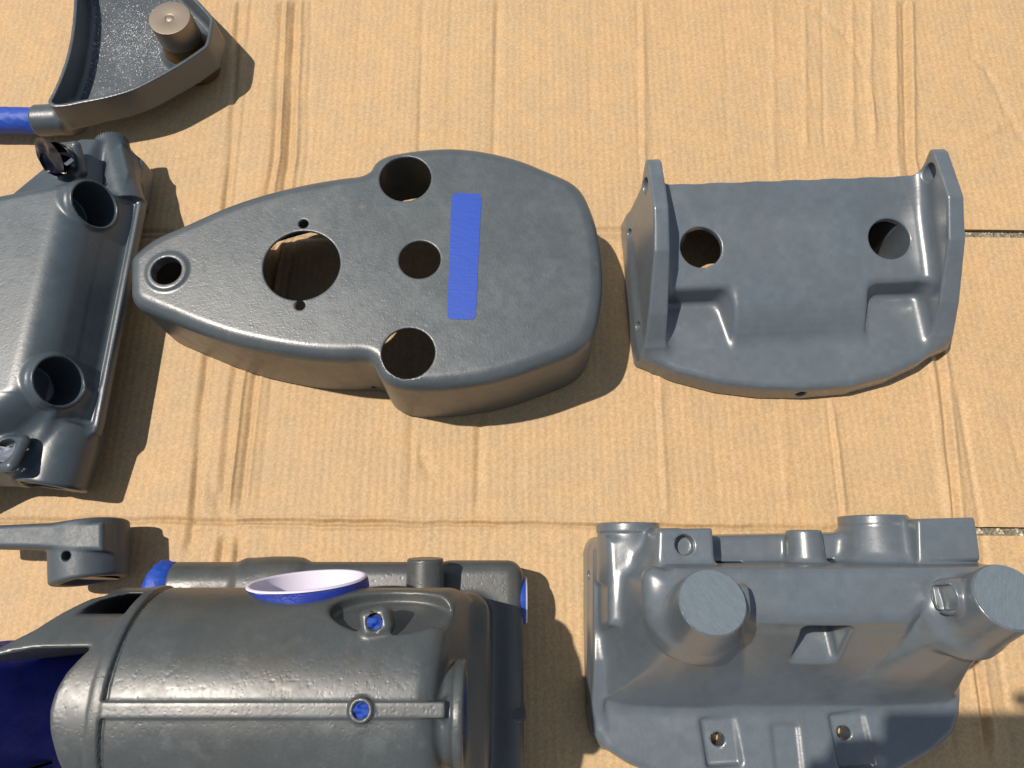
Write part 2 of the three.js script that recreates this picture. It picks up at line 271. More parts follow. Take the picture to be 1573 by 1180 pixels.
// ---------------------------------------------------------------- asphalt and cardboard
{
  const a1 = lattice(256, 31), a2 = lattice(110, 32);
  const col = texture(1024, (u, v) => { const g = a1(u, v), s = smooth(0.62, 0.7, a2(u, v)), k = 0.34 + 0.26 * g + 0.35 * s * g; return [k * 1.06, k, k * 0.86]; }, true), bmp = texture(1024, (u, v) => a2(u, v) * 0.7 + a1(u, v) * 0.3);
  for (const t of [col, bmp]) t.repeat.set(20, 20);
  const g = new THREE.PlaneGeometry(8, 8); g.rotateX(-PI / 2);
  const m = new THREE.Mesh(g, new THREE.MeshStandardMaterial({ map: col, bumpMap: bmp, bumpScale: 0.003, roughness: 0.9 }));
  m.name = 'ground'; m.position.y = -0.0068; m.receiveShadow = true; m.userData = { kind: 'structure', label: 'grey asphalt under the cardboard', category: 'ground' }; scene.add(m);
}
{
  const box_ = thing('cardboard_sheet', 'flattened brown corrugated cardboard box spread out under all the grey castings', 'cardboard');
  // grooves, ridges and creases, each followed through the points where the photograph shows it: [points, half width m, depth m]
  const lines = [
    [[[367, 0], [353, 240], [330, 450], [306, 640], [296, 797], [285, 870]], 0.0028, 0.0016], [[[386, 0], [372, 200], [340, 480], [318, 640], [300, 797]], 0.0022, 0.0005],
    [[[432, 0], [420, 240], [363, 560], [354, 620], [337, 797]], 0.003, 0.0016], [[[440, 0], [430, 240], [378, 560], [370, 620], [350, 797]], 0.0016, -0.0014],
    [[[452, 0], [442, 240], [394, 560], [386, 620], [366, 797]], 0.0032, 0.0024], [[[463, 0], [455, 240], [404, 560], [396, 620], [376, 797]], 0.0022, -0.0011],
    [[[478, 0], [472, 240], [420, 560], [396, 797]], 0.002, 0.0006], [[[345, 805], [338, 860], [330, 900]], 0.003, 0.0022], [[[366, 810], [360, 900]], 0.002, 0.0016],
    [[[649, 0], [644, 240], [630, 700], [626, 800]], 0.0024, 0.0008], [[[765, 0], [758, 240], [737, 652], [734, 800]], 0.0026, 0.0012], [[[752, 810], [749, 860]], 0.002, 0.0009],
    [[[694, 0], [690, 240]], 0.003, 0.0003], [[[987, 0], [989, 240], [1013, 580], [1024, 800]], 0.003, -0.0011], [[[980, 0], [983, 240], [1007, 580], [1017, 800]], 0.002, 0.0006],
    [[[909, 0], [909, 240]], 0.003, 0.0003], [[[1187, 0], [1189, 240], [1204, 620], [1210, 800]], 0.003, -0.0005], [[[1236, 0], [1239, 240]], 0.0026, -0.0008], [[[1263, 0], [1268, 240]], 0.002, 0.0005],
    [[[1308, 0], [1312, 240]], 0.003, -0.0008], [[[1337, 0], [1337, 120], [1345, 240]], 0.0026, -0.001], [[[1277, 600], [1288, 700], [1300, 812]], 0.0028, -0.001], [[[1271, 600], [1282, 700], [1294, 812]], 0.002, 0.0005],
    [[[1374, 0], [1378, 240], [1436, 580], [1462, 800], [1515, 1180]], 0.0028, -0.0014], [[[1390, 0], [1395, 240], [1447, 580], [1469, 800], [1522, 1180]], 0.003, 0.002],
    [[[1399, 0], [1404, 240], [1456, 580], [1479, 800], [1532, 1180]], 0.003, -0.0018], [[[1470, 580], [1506, 800], [1560, 1180]], 0.0028, 0.001], [[[1425, 560], [1455, 800]], 0.002, -0.0006], [[[1492, 0], [1495, 85]], 0.003, 0.0004],
    [[[1425, 860], [1470, 1180]], 0.003, 0.0008], [[[1115, 0], [1118, 240]], 0.003, 0.0003], [[[560, 600], [552, 800]], 0.003, 0.0002], [[[800, 650], [795, 800]], 0.004, 0.0003], [[[1095, 610], [1103, 800]], 0.003, 0.0003],
    [[[840, 0], [838, 240]], 0.004, 0.0003], [[[553, 0], [548, 240]], 0.004, 0.0003],
  ].map(([p, w, d]) => [p.map(q => { const c = at(...q); return [c[0], c[2]]; }), w, d]);
  const cross = [
    [[[-100, 800], [230, 799], [345, 803], [420, 801], [600, 805], [800, 806], [1000, 808], [1180, 812], [1330, 813]], 0.0026, 0.0013], [[[360, 797], [470, 795], [700, 800], [860, 801], [1150, 806]], 0.0022, -0.0008], [[[360, 806], [460, 808], [600, 811], [760, 809]], 0.002, -0.0007],
    [[[-100, 356], [210, 356], [700, 354], [960, 352], [1300, 352], [1480, 352]], 0.0024, 0.0011], [[[-100, 364], [210, 365], [700, 364], [1000, 363]], 0.0022, 0.0008],
  ].map(([p, w, d]) => [p.map(q => { const c = at(...q); return [c[0], c[2]]; }), w, d]);
  const scrapes = [   // dents and wrinkles that run aslant
    [[[1225, 0], [1262, 20], [1300, 55], [1330, 108]], 0.003, 0.0012], [[[1330, 108], [1340, 160], [1348, 200]], 0.003, -0.0009], [[[1495, 85], [1520, 110], [1545, 165], [1573, 215]], 0.0035, 0.0012], [[[1573, 172], [1530, 196], [1480, 228]], 0.004, -0.0011],
    [[[645, 690], [652, 712], [660, 728]], 0.004, 0.0014], [[[652, 700], [668, 696]], 0.003, -0.0006], [[[1345, 140], [1375, 148]], 0.003, -0.0007], [[[1420, 130], [1495, 85]], 0.004, 0.0004],
    [[[1490, 630], [1573, 622]], 0.004, -0.0005], [[[1545, 640], [1573, 720]], 0.004, 0.0007], [[[320, 735], [330, 765], [340, 800]], 0.005, 0.0011], [[[335, 818], [300, 820], [280, 845]], 0.003, 0.0006],
  ].map(([p, w, d]) => [p.map(q => { const c = at(...q); return [c[0], c[2]]; }), w, d]);
  const along = (p, t, a, b) => { // value of coordinate b where coordinate a is t; NaN beyond the ends
    const up = p[p.length - 1][a] > p[0][a] ? 1 : -1;
    for (let i = 1; i < p.length; i++) { const u = (t - p[i - 1][a]) / (p[i][a] - p[i - 1][a]); if (u >= 0 && u <= 1) return p[i - 1][b] + (p[i][b] - p[i - 1][b]) * u; }
    return NaN;
  };
  const fade = (p, t, a) => smooth(0, 0.03, min(abs(t - p[0][a]), abs(t - p[p.length - 1][a])));
  const height = (x, z) => {
    let h = 0.0016 * (noise(x * 6, 0, z * 4) - 0.5) + 0.0005 * (noise(x * 30, 3, z * 8) - 0.5);
    for (const [p, w, d] of lines) { const c = along(p, z, 1, 0); if (c === c) { const t = (x - c + 0.0014 * (fbm(0, c * 40, z * 60) - 0.5)) / (w * 1.3); if (abs(t) < 3) h -= 2 * d * exp(-t * t) * (0.6 + 0.8 * noise(c * 50, 1, z * 18)) * max(fade(p, z, 1), abs(z) > 0.36 ? 1 : 0); } }
    for (const [p, w, d] of cross) { const c = along(p, x, 0, 1); if (c === c) { const t = (z - c + 0.002 * (noise(x * 60, 2, 0) - 0.5)) / w; if (abs(t) < 3) h -= 2.0 * d * exp(-t * t) * (0.6 + 0.8 * noise(x * 45, 7, c * 9)); } }
    for (const [p, w, d] of scrapes) for (let i = 1; i < p.length; i++) {
      const ex = p[i][0] - p[i - 1][0], ez = p[i][1] - p[i - 1][1], q = x - p[i - 1][0], r = z - p[i - 1][1], s = clamp((q * ex + r * ez) / (ex * ex + ez * ez), 0, 1), t = hypot(q - ex * s, r - ez * s) / w;
      if (t < 3) h -= 1.4 * d * exp(-t * t);
    }
    return h - 0.0006;
  };
  const wear = (x, z) => { let m = 0; for (const [p, w, d] of cross) { const c = along(p, x, 0, 1); if (c === c && d > 0) { const t = (z - c + 0.002 * (noise(x * 60, 2, 0) - 0.5)) / (w * 0.75); if (abs(t) < 3) m = max(m, exp(-t * t) * (0.5 + 0.5 * noise(x * 70, 4, c * 9))); } } for (const [p, w, d] of lines) if (d > 0.0015) { const c = along(p, z, 1, 0); if (c === c) { const t = (x - c + 0.0014 * (fbm(0, c * 40, z * 60) - 0.5)) / (w * 0.6); if (abs(t) < 3) m = max(m, 0.35 * exp(-t * t)); } } return 1 - 0.2 * m; };
  const f1 = lattice(200, 41), f2 = lattice(64, 42), f3 = lattice(420, 43), f4 = lattice(16, 44), fy = lattice(120, 45);
  const N = 1024, fib = new Float32Array(N * N).fill(0.5); seed = 321;
  for (let k = 0; k < 42000; k++) { const x = rnd() * N, y = rnd() * N, a = rnd() * PI, l = 3 + 9 * rnd() * rnd(), c = (rnd() - 0.48) * 0.34; for (let t = 0; t < l; t += 0.7) { const X = floor(x + t * cos(a + t * 0.03) + N) % N, Y = floor(y + t * sin(a + t * 0.03) + N) % N; fib[Y * N + X] += c; } }
  const fibre = (u, v) => 0.5 * clamp(fib[floor(v * N) % N * N + floor(u * N) % N], 0, 1) + 0.34 * f1(u, v) + 0.05 * f2(u, v) + 0.05;
  const col = texture(1024, (u, v) => { const k = fibre(u, v), m = f4(u, v), s = f3(u + 0.3, v) > 0.965 && f1(v, u) > 0.6 ? -0.22 : 0, l = 0.83 + 0.3 * (k - 0.5) + 0.02 * (m - 0.5) + s * 0.6, w = 0.02 * (m - 0.5); return [l * 0.878 + w, l * (0.738 + 0.02 * (k - 0.5)), l * 0.55 - w]; }, true);
  // flutes every 7.9 mm show through the liner, sharper here and fainter there
  const bmp = texture(1024, (u, v) => { const ph = (u * 38 + 0.05 * (f4(u, v * 2) - 0.5)) * 2 * PI, a = 0.5 + 0.6 * f4(u + 0.2, v) * f4(u * 2 + 0.6, v * 2); return 0.5 + 0.36 * a * cos(ph) + 0.1 * (fibre(u, v) - 0.5); });
  for (const t of [col, bmp]) t.repeat.set(1 / 0.3002, 1 / 0.3002);
  const mat = new THREE.MeshStandardMaterial({ map: col, bumpMap: bmp, bumpScale: 0.00048, roughness: 0.66, vertexColors: true });
  const edge = new THREE.MeshStandardMaterial({ color: 0x9c7448, roughness: 0.95 });
  const folds = [[0, 6], [21, 30]].map(([a, b]) => { const q = lines.slice(a, b).flatMap(l => l[0].filter(p => p[1] > -0.6 && p[1] < 0.45).map(p => p[0])); return [min(...q) - 0.006, max(...q) + 0.006]; });
  const creases = [at(700, 805)[2], at(700, 356)[2]];
  const xs = at(1445, 580)[0], a = at(1530, 352), b = at(1530, 364), c = at(1535, 809.5), d = at(1535, 823), k = 0.012;
  function panel(x0, x1, z0, z1, label, skew = 0) {
    const rows = []; for (let z = z0; z < z1 - 0.001;) { rows.push(z); z += creases.some(c => abs(c - z - (x0 > xs - 0.01 ? k * xs : 0)) < 0.014) ? 0.0013 : 0.006; } rows.push(z1);
    const cols = []; for (let x = x0; x < x1 - 0.0005;) { cols.push(x); x += folds.some(c => x > c[0] && x < c[1]) ? 0.0009 : 0.0022; } cols.push(x1);
    const nx = cols.length - 1, nz = rows.length - 1, P = [], UV = [], C = [], ix = [];
    for (let j = 0; j <= nz; j++) for (let i = 0; i <= nx; i++) {
      const z = rows[j] + skew * cols[i], x = cols[i];
      P.push(x, height(x, z), z); UV.push(x + 0.0, -z);
      const t = 1 + 0.04 * (fbm(x * 9, 20, z * 5) - 0.5) + 0.05 * (fbm(x * 75, 30, z * 9) - 0.5), w = 0.03 * (noise(x * 4, 40, z * 4) - 0.5); const dk = wear(x, z); C.push(t * dk * 0.985 + w, t * dk * 0.985, t * dk * 0.98 - w);
      if (i < nx && j < nz) { const o = j * (nx + 1) + i; ix.push(o, o + nx + 1, o + 1, o + 1, o + nx + 1, o + nx + 2); }
    }
    const g = new THREE.BufferGeometry(); g.setAttribute('position', new THREE.Float32BufferAttribute(P, 3)); g.setAttribute('uv', new THREE.Float32BufferAttribute(UV, 2)); g.setAttribute('color', new THREE.Float32BufferAttribute(C, 3)); g.setIndex(ix); g.computeVertexNormals();
    const m = part('panel', g, mat, box_, label);
    const q = [], qi = [], rim = [];                             // the cut edge: liner, fluting, liner
    for (let i = 0; i <= nx; i++) rim.push(i); for (let j = 1; j <= nz; j++) rim.push(j * (nx + 1) + nx); for (let i = nx - 1; i >= 0; i--) rim.push(nz * (nx + 1) + i); for (let j = nz - 1; j >= 0; j--) rim.push(j * (nx + 1));
    rim.forEach((r, k) => { q.push(P[r * 3], P[r * 3 + 1], P[r * 3 + 2], P[r * 3], P[r * 3 + 1] - 0.0042, P[r * 3 + 2]); if (k) qi.push(2 * k - 2, 2 * k - 1, 2 * k, 2 * k, 2 * k - 1, 2 * k + 1); });
    const e = new THREE.BufferGeometry(); e.setAttribute('position', new THREE.Float32BufferAttribute(q, 3)); e.setIndex(qi); e.computeVertexNormals(); part('cut_edge', e, edge, m);
  }
  panel(-1.0, xs, -0.78, 0.56, 'large main panel with two crossing creases');
  panel(xs, 1.05, -0.78 - k * xs, a[2] - k * a[0], 'upper right flap', k);
  panel(xs, 1.05, b[2] - k * b[0], c[2] - k * c[0], 'middle right flap', k);
  panel(xs, 1.05, d[2] - k * d[0], 0.56 - k * xs, 'lower right flap', k);
}
// ---------------------------------------------------------------- pear-shaped cover in the middle
{
  const h = 0.098, px = (x, y) => at(x, y, 0.085);
  const f = plan([[205, 420], [206, 404], [213, 394], [241, 372], [292, 349], [353, 322], [410, 303], [471, 288], [529, 278], [556, 274.5], [569, 268], [577, 256], [586, 249], [601, 243], [625, 238.5], [652, 235], [697, 233], [745, 238], [801, 252], [838, 267], [876, 284], [893, 299], [909, 332], [919, 369], [924, 407], [925, 444], [921, 481], [914, 511], [904, 530], [885, 546], [838, 565], [782, 584], [726, 596], [671, 601.5], [622, 600], [600, 594], [585, 582], [577, 567], [570, 560], [556, 557], [529, 557.5], [471, 554], [410, 544], [359, 532], [309, 515], [268, 498], [234, 484], [214, 474], [206, 461], [205, 440]].map(p => px(...p)));
  const clip = plane([0.1, 0.0012, gz(640)], [0.002, -1, -0.031]);
  const outer = ext(f, -0.03, h, 0.0135, 0.012), inner = ext((x, z) => f(x, z) + 0.0032, -0.06, h - 0.0034, 0.0105, 0.012);
  const hole = (x, y, r) => { const c = at(x, y, h), q = at(x + r, y, h); return cyl([c[0], -0.05, c[2]], [c[0], 0.2, c[2]], q[0] - c[0]); };
  const tip = at(257, 417.5, h), rb = at(257 + 32, 417, h)[0] - tip[0];
  const ring = cyl([tip[0], h - 0.01, tip[2]], [tip[0], h + 0.0016, tip[2]], rb, rb - 0.001, 0.0014);
  const side = at(570, 608, 0.012);
  let body = S(0.0012, I(0.0012, S(0.002, outer, inner), clip), hole(463, 407, 59), hole(622.5, 274, 39.5), hole(627, 542, 41), hole(644.5, 398.5, 32), hole(466, 343.5, 7.4), hole(460.5, 469, 7.8), cyl([side[0] + 0.004, 0.012, side[2] - 0.03], [side[0], 0.012, side[2] + 0.03], 0.003));
  body = S(0.001, U(0.004, body, ring), hole(256.5, 417, 23));
  const base = mottle(0.1, 0.03), chips = [[556, 318, 5], [600, 333, 4], [613, 418, 4], [352, 512, 4], [918, 404, 3], [700, 601, 3]].map(([x, y, r]) => [at(x, y, h), r * 0.0006]);
  const tint = (x, y, z, n) => { const c = base(x, y, z); let q = 0; for (const [p, r] of chips) q = max(q, exp(-((x - p[0]) ** 2 + (z - p[2]) ** 2) / (r * r)) * smooth(0.3, 0.6, noise(x * 400, 2, z * 400))); return [c[0] * (1 + 0.9 * q), c[1] * (1 + 0.45 * q), c[2] * (1 + 0.2 * q)]; };
  const o = at(560, 430), t = thing('cover_casting', 'pear-shaped grey cover with round holes and a straight strip of blue tape', 'machine cover', [o[0], 0, o[2]]);
  casting([['shell', outer], ['hole_rim', ring]], body, [-0.42, -0.003, -0.28], [0.12, 0.104, 0.08], CELL, tint, M.cover, t);
  const strip = (q, y) => { const s = new THREE.Shape(); q.map(p => at(...p, h)).forEach((p, i) => i ? s.lineTo(p[0], -p[2]) : s.moveTo(p[0], -p[2])); const g = new THREE.ExtrudeGeometry(s, { depth: 0.00032, bevelEnabled: false }); g.rotateX(-PI / 2); g.translate(0, y, 0); g.attributes.uv.array.forEach((v, i, a) => a[i] = v * 8); return g; };
  const jag = (x0, y0, x1, y1, n) => Array.from({ length: n }, (_, i) => [x0 + (x1 - x0) * i / n + 0.9 * (rnd() - 0.5), y0 + (y1 - y0) * i / n + 0.9 * (rnd() - 0.5)]); seed = 5;
  const tape = part('masking_tape', strip([...jag(693.8, 303, 692.5, 334, 6), ...jag(692.5, 334, 687, 483, 24), [687.5, 488], [690.5, 490.3], ...jag(694, 490.5, 724, 491, 10), [728, 490.5], [731, 486], ...jag(731, 482, 738, 334, 24), ...jag(738, 334, 739.8, 306, 6), [739.8, 303], [737, 298.6], ...jag(733, 298, 703, 297, 8), [700, 297.3], [695.5, 299]], h + 0.0001), M.crepe, t, 'straight strip of blue masking tape');
}
// ---------------------------------------------------------------- bracket with two ears, right
{
  const O = at(1197, 450), al = THREE.MathUtils.degToRad(2.4), ca = cos(al), sa = sin(al), zr = row => gz(row) - O[2], xr = px => (gx(px, 450) - O[0]);
  const loc = f => (x, y, z) => { const a = x - O[0], b = z - O[2]; return f(a * ca - b * sa, y, a * sa + b * ca); };
  const toLoc = p => { const a = p[0] - O[0], b = p[2] - O[2]; return [a * ca - b * sa, p[1], a * sa + b * ca]; };
  const L = (x, y, h) => toLoc(at(x, y, h));
  const zb = zr(338);
  const pf = plan([L(965, 362, 0.01), L(970, 420, 0.01), L(978, 520, 0.01), L(983, 551, 0.01), L(1005, 566, 0.01), L(1035, 579, 0.01), L(1100, 596, 0.01), L(1165, 604, 0.01), L(1230, 605, 0.01), L(1300, 599, 0.01), L(1360, 583, 0.01), L(1405, 562, 0.01), L(1438, 536, 0.01), [xr(1419), zr(512)], [xr(1421), zr(440)], [xr(1425), zb], [xr(1200), zb], [xr(974), zr(342)]].map(p => [p[0], p[p.length - 1]]), false, 0.0015);
  const plate = ext((x, z) => pf(x, z), -0.02, 0.026, 0.008, 0.1);
  // saddle between the ears: nearly level at the back, falling to the plate in front
  const zE = L(1150, 437, 0.058)[2], zT = L(1220, 525, 0.026)[2], prof = [[zb - 0.02, 0.082], [zb, 0.078], [zb + 0.015, 0.0735], [zb + 0.035, 0.066], [zE - 0.012, 0.0575], [zE + 0.01, 0.052], [zE + 0.03, 0.044], [zT, 0.026], [zT + 0.02, 0.014], [zr(700), 0.0]];
  const curve = z => { for (let i = 1; i < prof.length; i++) if (z < prof[i][0] || i === prof.length - 1) { const a = prof[i - 1], b = prof[i], t = clamp((z - a[0]) / (b[0] - a[0]), 0, 1); return a[1] + (b[1] - a[1]) * t; } };
  const top = z => (curve(z - 0.012) + curve(z - 0.006) + curve(z) + curve(z + 0.006) + curve(z + 0.012)) / 5;
  const saddle = (x, y, z) => max((y - top(z)) * 0.92, abs(x) - xr(1392), zb - z, -y - 0.01, pf(x, z) + 0.005 - 0.03 * smooth(zr(500), zr(440), z));
    const planB = (x, y, z) => (z - zE + (y - 0.06) * 0.12) * 0.98, planT = (x, y, z) => (abs(x) - 0.069 + 0.2 * clamp(z - zE - 0.01, 0, 0.06) + 0.3 * (y - 0.045)) * 0.95;
  const body = U(0.006, I(0.005, saddle, (x, y, z) => smin(planB(x, y, z), planT(x, y, z), 0.012)), plate);
  // ears, in side view
  const ep = plan([[zr(338), -0.02], [zr(338), 0.074], [zr(322), 0.091], [zr(318), 0.098], [zr(326), 0.102], [zr(392), 0.107], [zr(442), 0.093], [zr(507), 0.057], [zr(542), 0.032], [zr(552), 0.015], [zr(552), -0.02]], false, 0.0015);
  const ear = (x0, x1, out) => { const m = (x0 + x1) / 2, hw = (x1 - x0) / 2, r = 0.0025; return (x, y, z) => { const o = 0.0052 * (1 - clamp(y / 0.1, -0.2, 1)), a = ep(z, y) + r, b = abs(x - m - out * o) - hw - o + r; return (min(max(a, b), 0) + hypot(max(a, 0), max(b, 0)) - r) * 0.98; }; };
  const e1 = ear(xr(981.5), xr(1003), -1), e2 = ear(xr(1386), xr(1409), 1);
    let f = U(0.013, body, e1, e2);
  const cav = (x, y, z) => max(y - top(z) + 0.007, abs(x) - xr(1350), zb + 0.008 - z, z - zE + 0.014, -0.05 - y);
  f = S(0.004, f, cav);
  const hv = (x, y, r) => { const c = L(x, y, 0.064), q = L(x + r, y, 0.064); return cyl([c[0], -0.02, c[2]], [c[0], 0.12, c[2]], hypot(q[0] - c[0], q[2] - c[2])); };
  f = S(0.0014, f, hv(1078, 378, 32), hv(1368, 365, 32));
  const fr = L(1229, 600, 0.012), hx = (x, y, h, r, a, b) => { const c = L(x, y, h); return cyl([c[0] + a, c[1], c[2]], [c[0] + b, c[1], c[2]], r); }, g0 = loc(f), hs = (x, y, r, a, b) => { const c = toLoc(onto(g0, x, y)); return cyl([c[0] + a, c[1], c[2]], [c[0] + b, c[1], c[2]], r); };
  f = S(0.001, f, cyl([fr[0], 0.013, fr[2] - 0.015], [fr[0], 0.012, fr[2] + 0.02], 0.0052), hx(993, 286, 0.089, 0.0084, -0.03, 0.03), hx(1429, 265, 0.09, 0.0092, -0.03, 0.03), hs(966, 358, 0.004, -0.006, 0.008), hs(979, 501, 0.004, -0.006, 0.008));
  f = I(0.001, f, (x, y, z) => 0.0008 - y);
  const t = thing('ear_bracket', 'smooth grey bracket with two upright ears and a curved front edge beside the pear-shaped cover', 'bracket', [O[0], 0, O[2]]);
  casting([['base_plate', loc(plate)], ['saddle', loc(saddle)], ['ear', loc(e1), 'left ear with a bolt hole'], ['ear', loc(e2), 'right ear with a bolt hole']], loc(f), [O[0] - 0.21, -0.003, O[2] - 0.15], [O[0] + 0.21, 0.113, O[2] + 0.15], CELL, mottle(0.07, 0.02), M.bracket, t);
}
// ---------------------------------------------------------------- heavy bracket with two round stubs, lower right
{
  const XC = 1178, pts = a => a.map(([x, r]) => [gx(x, r), gz(r)]);
  const plateF = plan(pts([[903, 846], [903, 1000], [905, 1090], [910, 1120], [925, 1143], [960, 1166], [1010, 1186], [1080, 1202], [1178, 1212], [1275, 1204], [1350, 1182], [1410, 1148], [1440, 1120], [1450, 1092], [1450, 1060], [1450, 846]]), false, 0.002);
  const plate = ext(plateF, -0.02, 0.028, 0.007, 0.08);
  const rail = I(0.003, ext(plateF, -0.02, 0.05, 0.003, 0.05), (x, y, z) => x - gx(916, 960), (x, y, z) => (y - 0.05) + max(0, (z - gz(1010))) * 0.45, (x, y, z) => gz(850) - z);
  const loF = plan(pts([[902, 858], [902, 1000], [908, 1078], [945, 1088], [1100, 1091], [1300, 1089], [1425, 1083], [1447, 1072], [1447, 1000], [1447, 858]]), false, 0.002);
  const hiF = plan(pts([[985, 890], [968, 905], [962, 940], [968, 966], [985, 980], [1008, 986], [1035, 984], [1050, 974], [1064, 943], [1086, 954], [1180, 955], [1271, 954], [1288, 941], [1307, 973], [1340, 982], [1368, 982], [1388, 970], [1397, 945], [1396, 890]]), false, 0.002);
  const main = loft(loF, hiF, 0.02, 0.153, 0.006, 0.82);
  const backF = plan(pts([[915, 842], [918, 900], [918, 960], [1375, 960], [1375, 900], [1375, 834], [1300, 834]]), false, 0.002), backB = ext(backF, 0.0, 0.088, 0.006, 0.12);
  let f = U(0.006, I(0.004, main, (x, y, z) => y - 0.155 + 0.15 * max(0, gz(905) - z)), backB);
  f = U(0.007, f, plate); f = U(0.006, f, rail);
  // flat-topped blocks, half pipe, pipe bosses
  const block = (x0, x1, r0, r1, h) => box([(gx(x0, 860) + gx(x1, 860)) / 2, h - 0.03, (gz(r0) + gz(r1)) / 2], [(gx(x1, 860) - gx(x0, 860)) / 2, 0.03, (gz(r1) - gz(r0)) / 2], 0.0025);
  const b1 = ext(plan(pts([[975, 838], [1043, 836], [1046, 895], [972, 898]]), false, 0.0015), 0.05, 0.124, 0.0025, 0.12), flankL = loft(plan(pts([[926, 838], [1000, 838], [1000, 930], [918, 930]]), false), plan(pts([[975, 838], [1000, 838], [1000, 930], [970, 930]]), false), 0.05, 0.122, 0.002, 0.85), b2 = ext(plan(pts([[1306, 824], [1380, 822], [1386, 876], [1306, 880]]), false, 0.0015), 0.05, 0.124, 0.0025, 0.12);
  f = U(0.005, f, b1, b2, flankL);
  const tilt = (x, h, r0, r1) => [[gx(x, 850), h - 0.004, gz(r0)], [gx(x, 850), h, gz(r1)]];
  const hp = tilt(1178, 0.096, 900, 833); f = U(0.005, f, cyl(...hp, 0.0165, 0.0142, 0.002));
  const p1 = tilt(950, 0.064, 900, 824), p2 = tilt(1283, 0.083, 900, 818);
  f = U(0.006, f, cyl(...p1, 0.0275, 0.0262, 0.002)); f = U(0.008, f, cyl(...p2, 0.038, 0.0262, 0.002));
  const lipOf = (p, r) => { const d = norm(sub(p[1], p[0])); return S(0.0008, cyl(add(p[1], d, -0.004), add(p[1], d, 0.004), r, r, 0.0012), cyl(add(p[1], d, 0.001), add(p[1], d, 0.02), r - 0.004)); };
  f = U(0.0015, f, lipOf(p1, 0.0275), lipOf(p2, 0.0275));
  f = U(0.004, f, ext(plan(pts([[928, 842], [1000, 842], [985, 905], [928, 905]]), false), 0.05, 0.085, 0.003, 0.1));
  f = U(0.008, f, capsule(at(1004, 890, 0.141), at(1009, 948, 0.141), 0.0095));
  // stubs
  const s1 = [gx(1013, 934), 0.192, gz(934)], s2 = [gx(1347, 928), 0.192, gz(928)], sd = norm([0, -0.96, 0.27]);
  const stub = s => cyl(s, add(s, sd, 0.06), 0.0234, 0.0268, 0.0012);
  f = U(0.014, f, stub(s1), stub(s2));
  const nub = (s, k, e) => cyl([s[0] + k * 0.018, s[1] - 0.024, s[2] - 0.001], [s[0] + k * e, s[1] - 0.022, s[2] - 0.001], 0.0135, 0.0125, 0.002);
  f = U(0.003, f, nub(s1, 1, 0.031), nub(s2, -1, 0.033));
  const slot = box([s2[0] - 0.0315, s2[1] - 0.018, s2[2]], [0.0024, 0.012, 0.0085], 0.0006, [0, 0.1, 0]);
  f = S(0.001, f, slot);
  { const r1 = at(1117, 872, 0.09), r2 = at(1275, 868, 0.09); f = S(0.002, f, box([r1[0], 0.09, r1[2] + 0.001], [0.0135, 0.016, 0.0055], 0.002), box([r2[0], 0.09, r2[2]], [0.005, 0.014, 0.005], 0.002)); }
  // window in the front wall
  const wc = at(1255, 985, 0.115); f = S(0.004, f, box(add(wc, [0, 0.006, 0.004]), [0.0175, 0.022, 0.023], 0.005, [0, 0.12, 0]));
  const wk = at(1262, 957, 0.12); f = S(0.001, f, box([wk[0], 0.105, wk[2] - 0.004], [0.008, 0.004, 0.01], 0.001));
  // raised strip on the left flank, flange holes, pads
  const pocket = (x, y, w, l, k) => { const c = at(x, y, 0.028); return box([c[0], 0.0283, c[2]], [w, 0.0045, l], 0.003, [k, 0.1, 0.14]); };
  f = S(0.0045, f, pocket(1107, 1140, 0.0145, 0.019, 0.1), pocket(1308, 1137, 0.0145, 0.021, 0.05), box([at(1209, 1150, 0.028)[0], 0.0295, at(1209, 1152, 0.028)[2]], [0.0105, 0.003, 0.019], 0.002));
  const hv = (x, y, h, r, hh) => { const c = at(x, y, h); return cyl([c[0], hh, c[2]], [c[0], 0.3, c[2]], r); };
  f = S(0.001, f, hv(1103, 1136, 0.024, 0.0056, -0.03), hv(1297, 1126, 0.024, 0.0056, -0.03), hv(1052, 837, 0.124, 0.0079, 0.114));
  const hx = (x, y, h) => { const c = at(x, y, h); return cyl([c[0] - 0.02, h, c[2]], [c[0] + 0.01, h, c[2]], 0.004); };
  f = S(0.001, f, hx(896, 884, 0.03), hx(909, 1075, 0.015));
  f = I(0.001, f, (x, y, z) => 0.0008 - y);
  const o = at(1190, 1010), t = thing('stub_bracket', 'heavy grey bracket with two round flat-ended stubs, in the lower right corner', 'bracket', [o[0], 0, o[2]]);
  casting([['base_plate', (x, y, z) => min(plate(x, y, z), rail(x, y, z))], ['front_wall', main], ['back_deck', (x, y, z) => min(backB(x, y, z), flankL(x, y, z))], ['stub', stub(s1), 'left round stub with a flat ground end'], ['stub', stub(s2), 'right round stub with a flat ground end'], ['block', b1, 'left block with a threaded hole'], ['block', b2, 'right plain block'], ['pipe_boss', cyl(...p1, 0.0275, 0.0262, 0.002)], ['pipe_boss', cyl(...p2, 0.038, 0.0262, 0.002)], ['half_pipe', cyl(...tilt(1178, 0.096, 893, 833), 0.0162, 0.0142, 0.002)], ['screw_lug', nub(s1, 1, 0.031)], ['screw_lug', nub(s2, -1, 0.033)]], f, [gx(885, 900), -0.002, gz(806)], [gx(1475, 900), 0.2, gz(1225)], 0.0017, mottle(0.08, 0.03), M.bracket, t);
  for (const s of [s1, s2]) { const g = new THREE.CylinderGeometry(0.0224, 0.0228, 0.0012, 64); g.rotateY(s === s1 ? 0.62 : -0.4); g.applyQuaternion(new THREE.Quaternion().setFromUnitVectors(new THREE.Vector3(0, -1, 0), new THREE.Vector3(...sd))); g.translate(...s); part('stub_end', g, M.groundFace, t); }
}
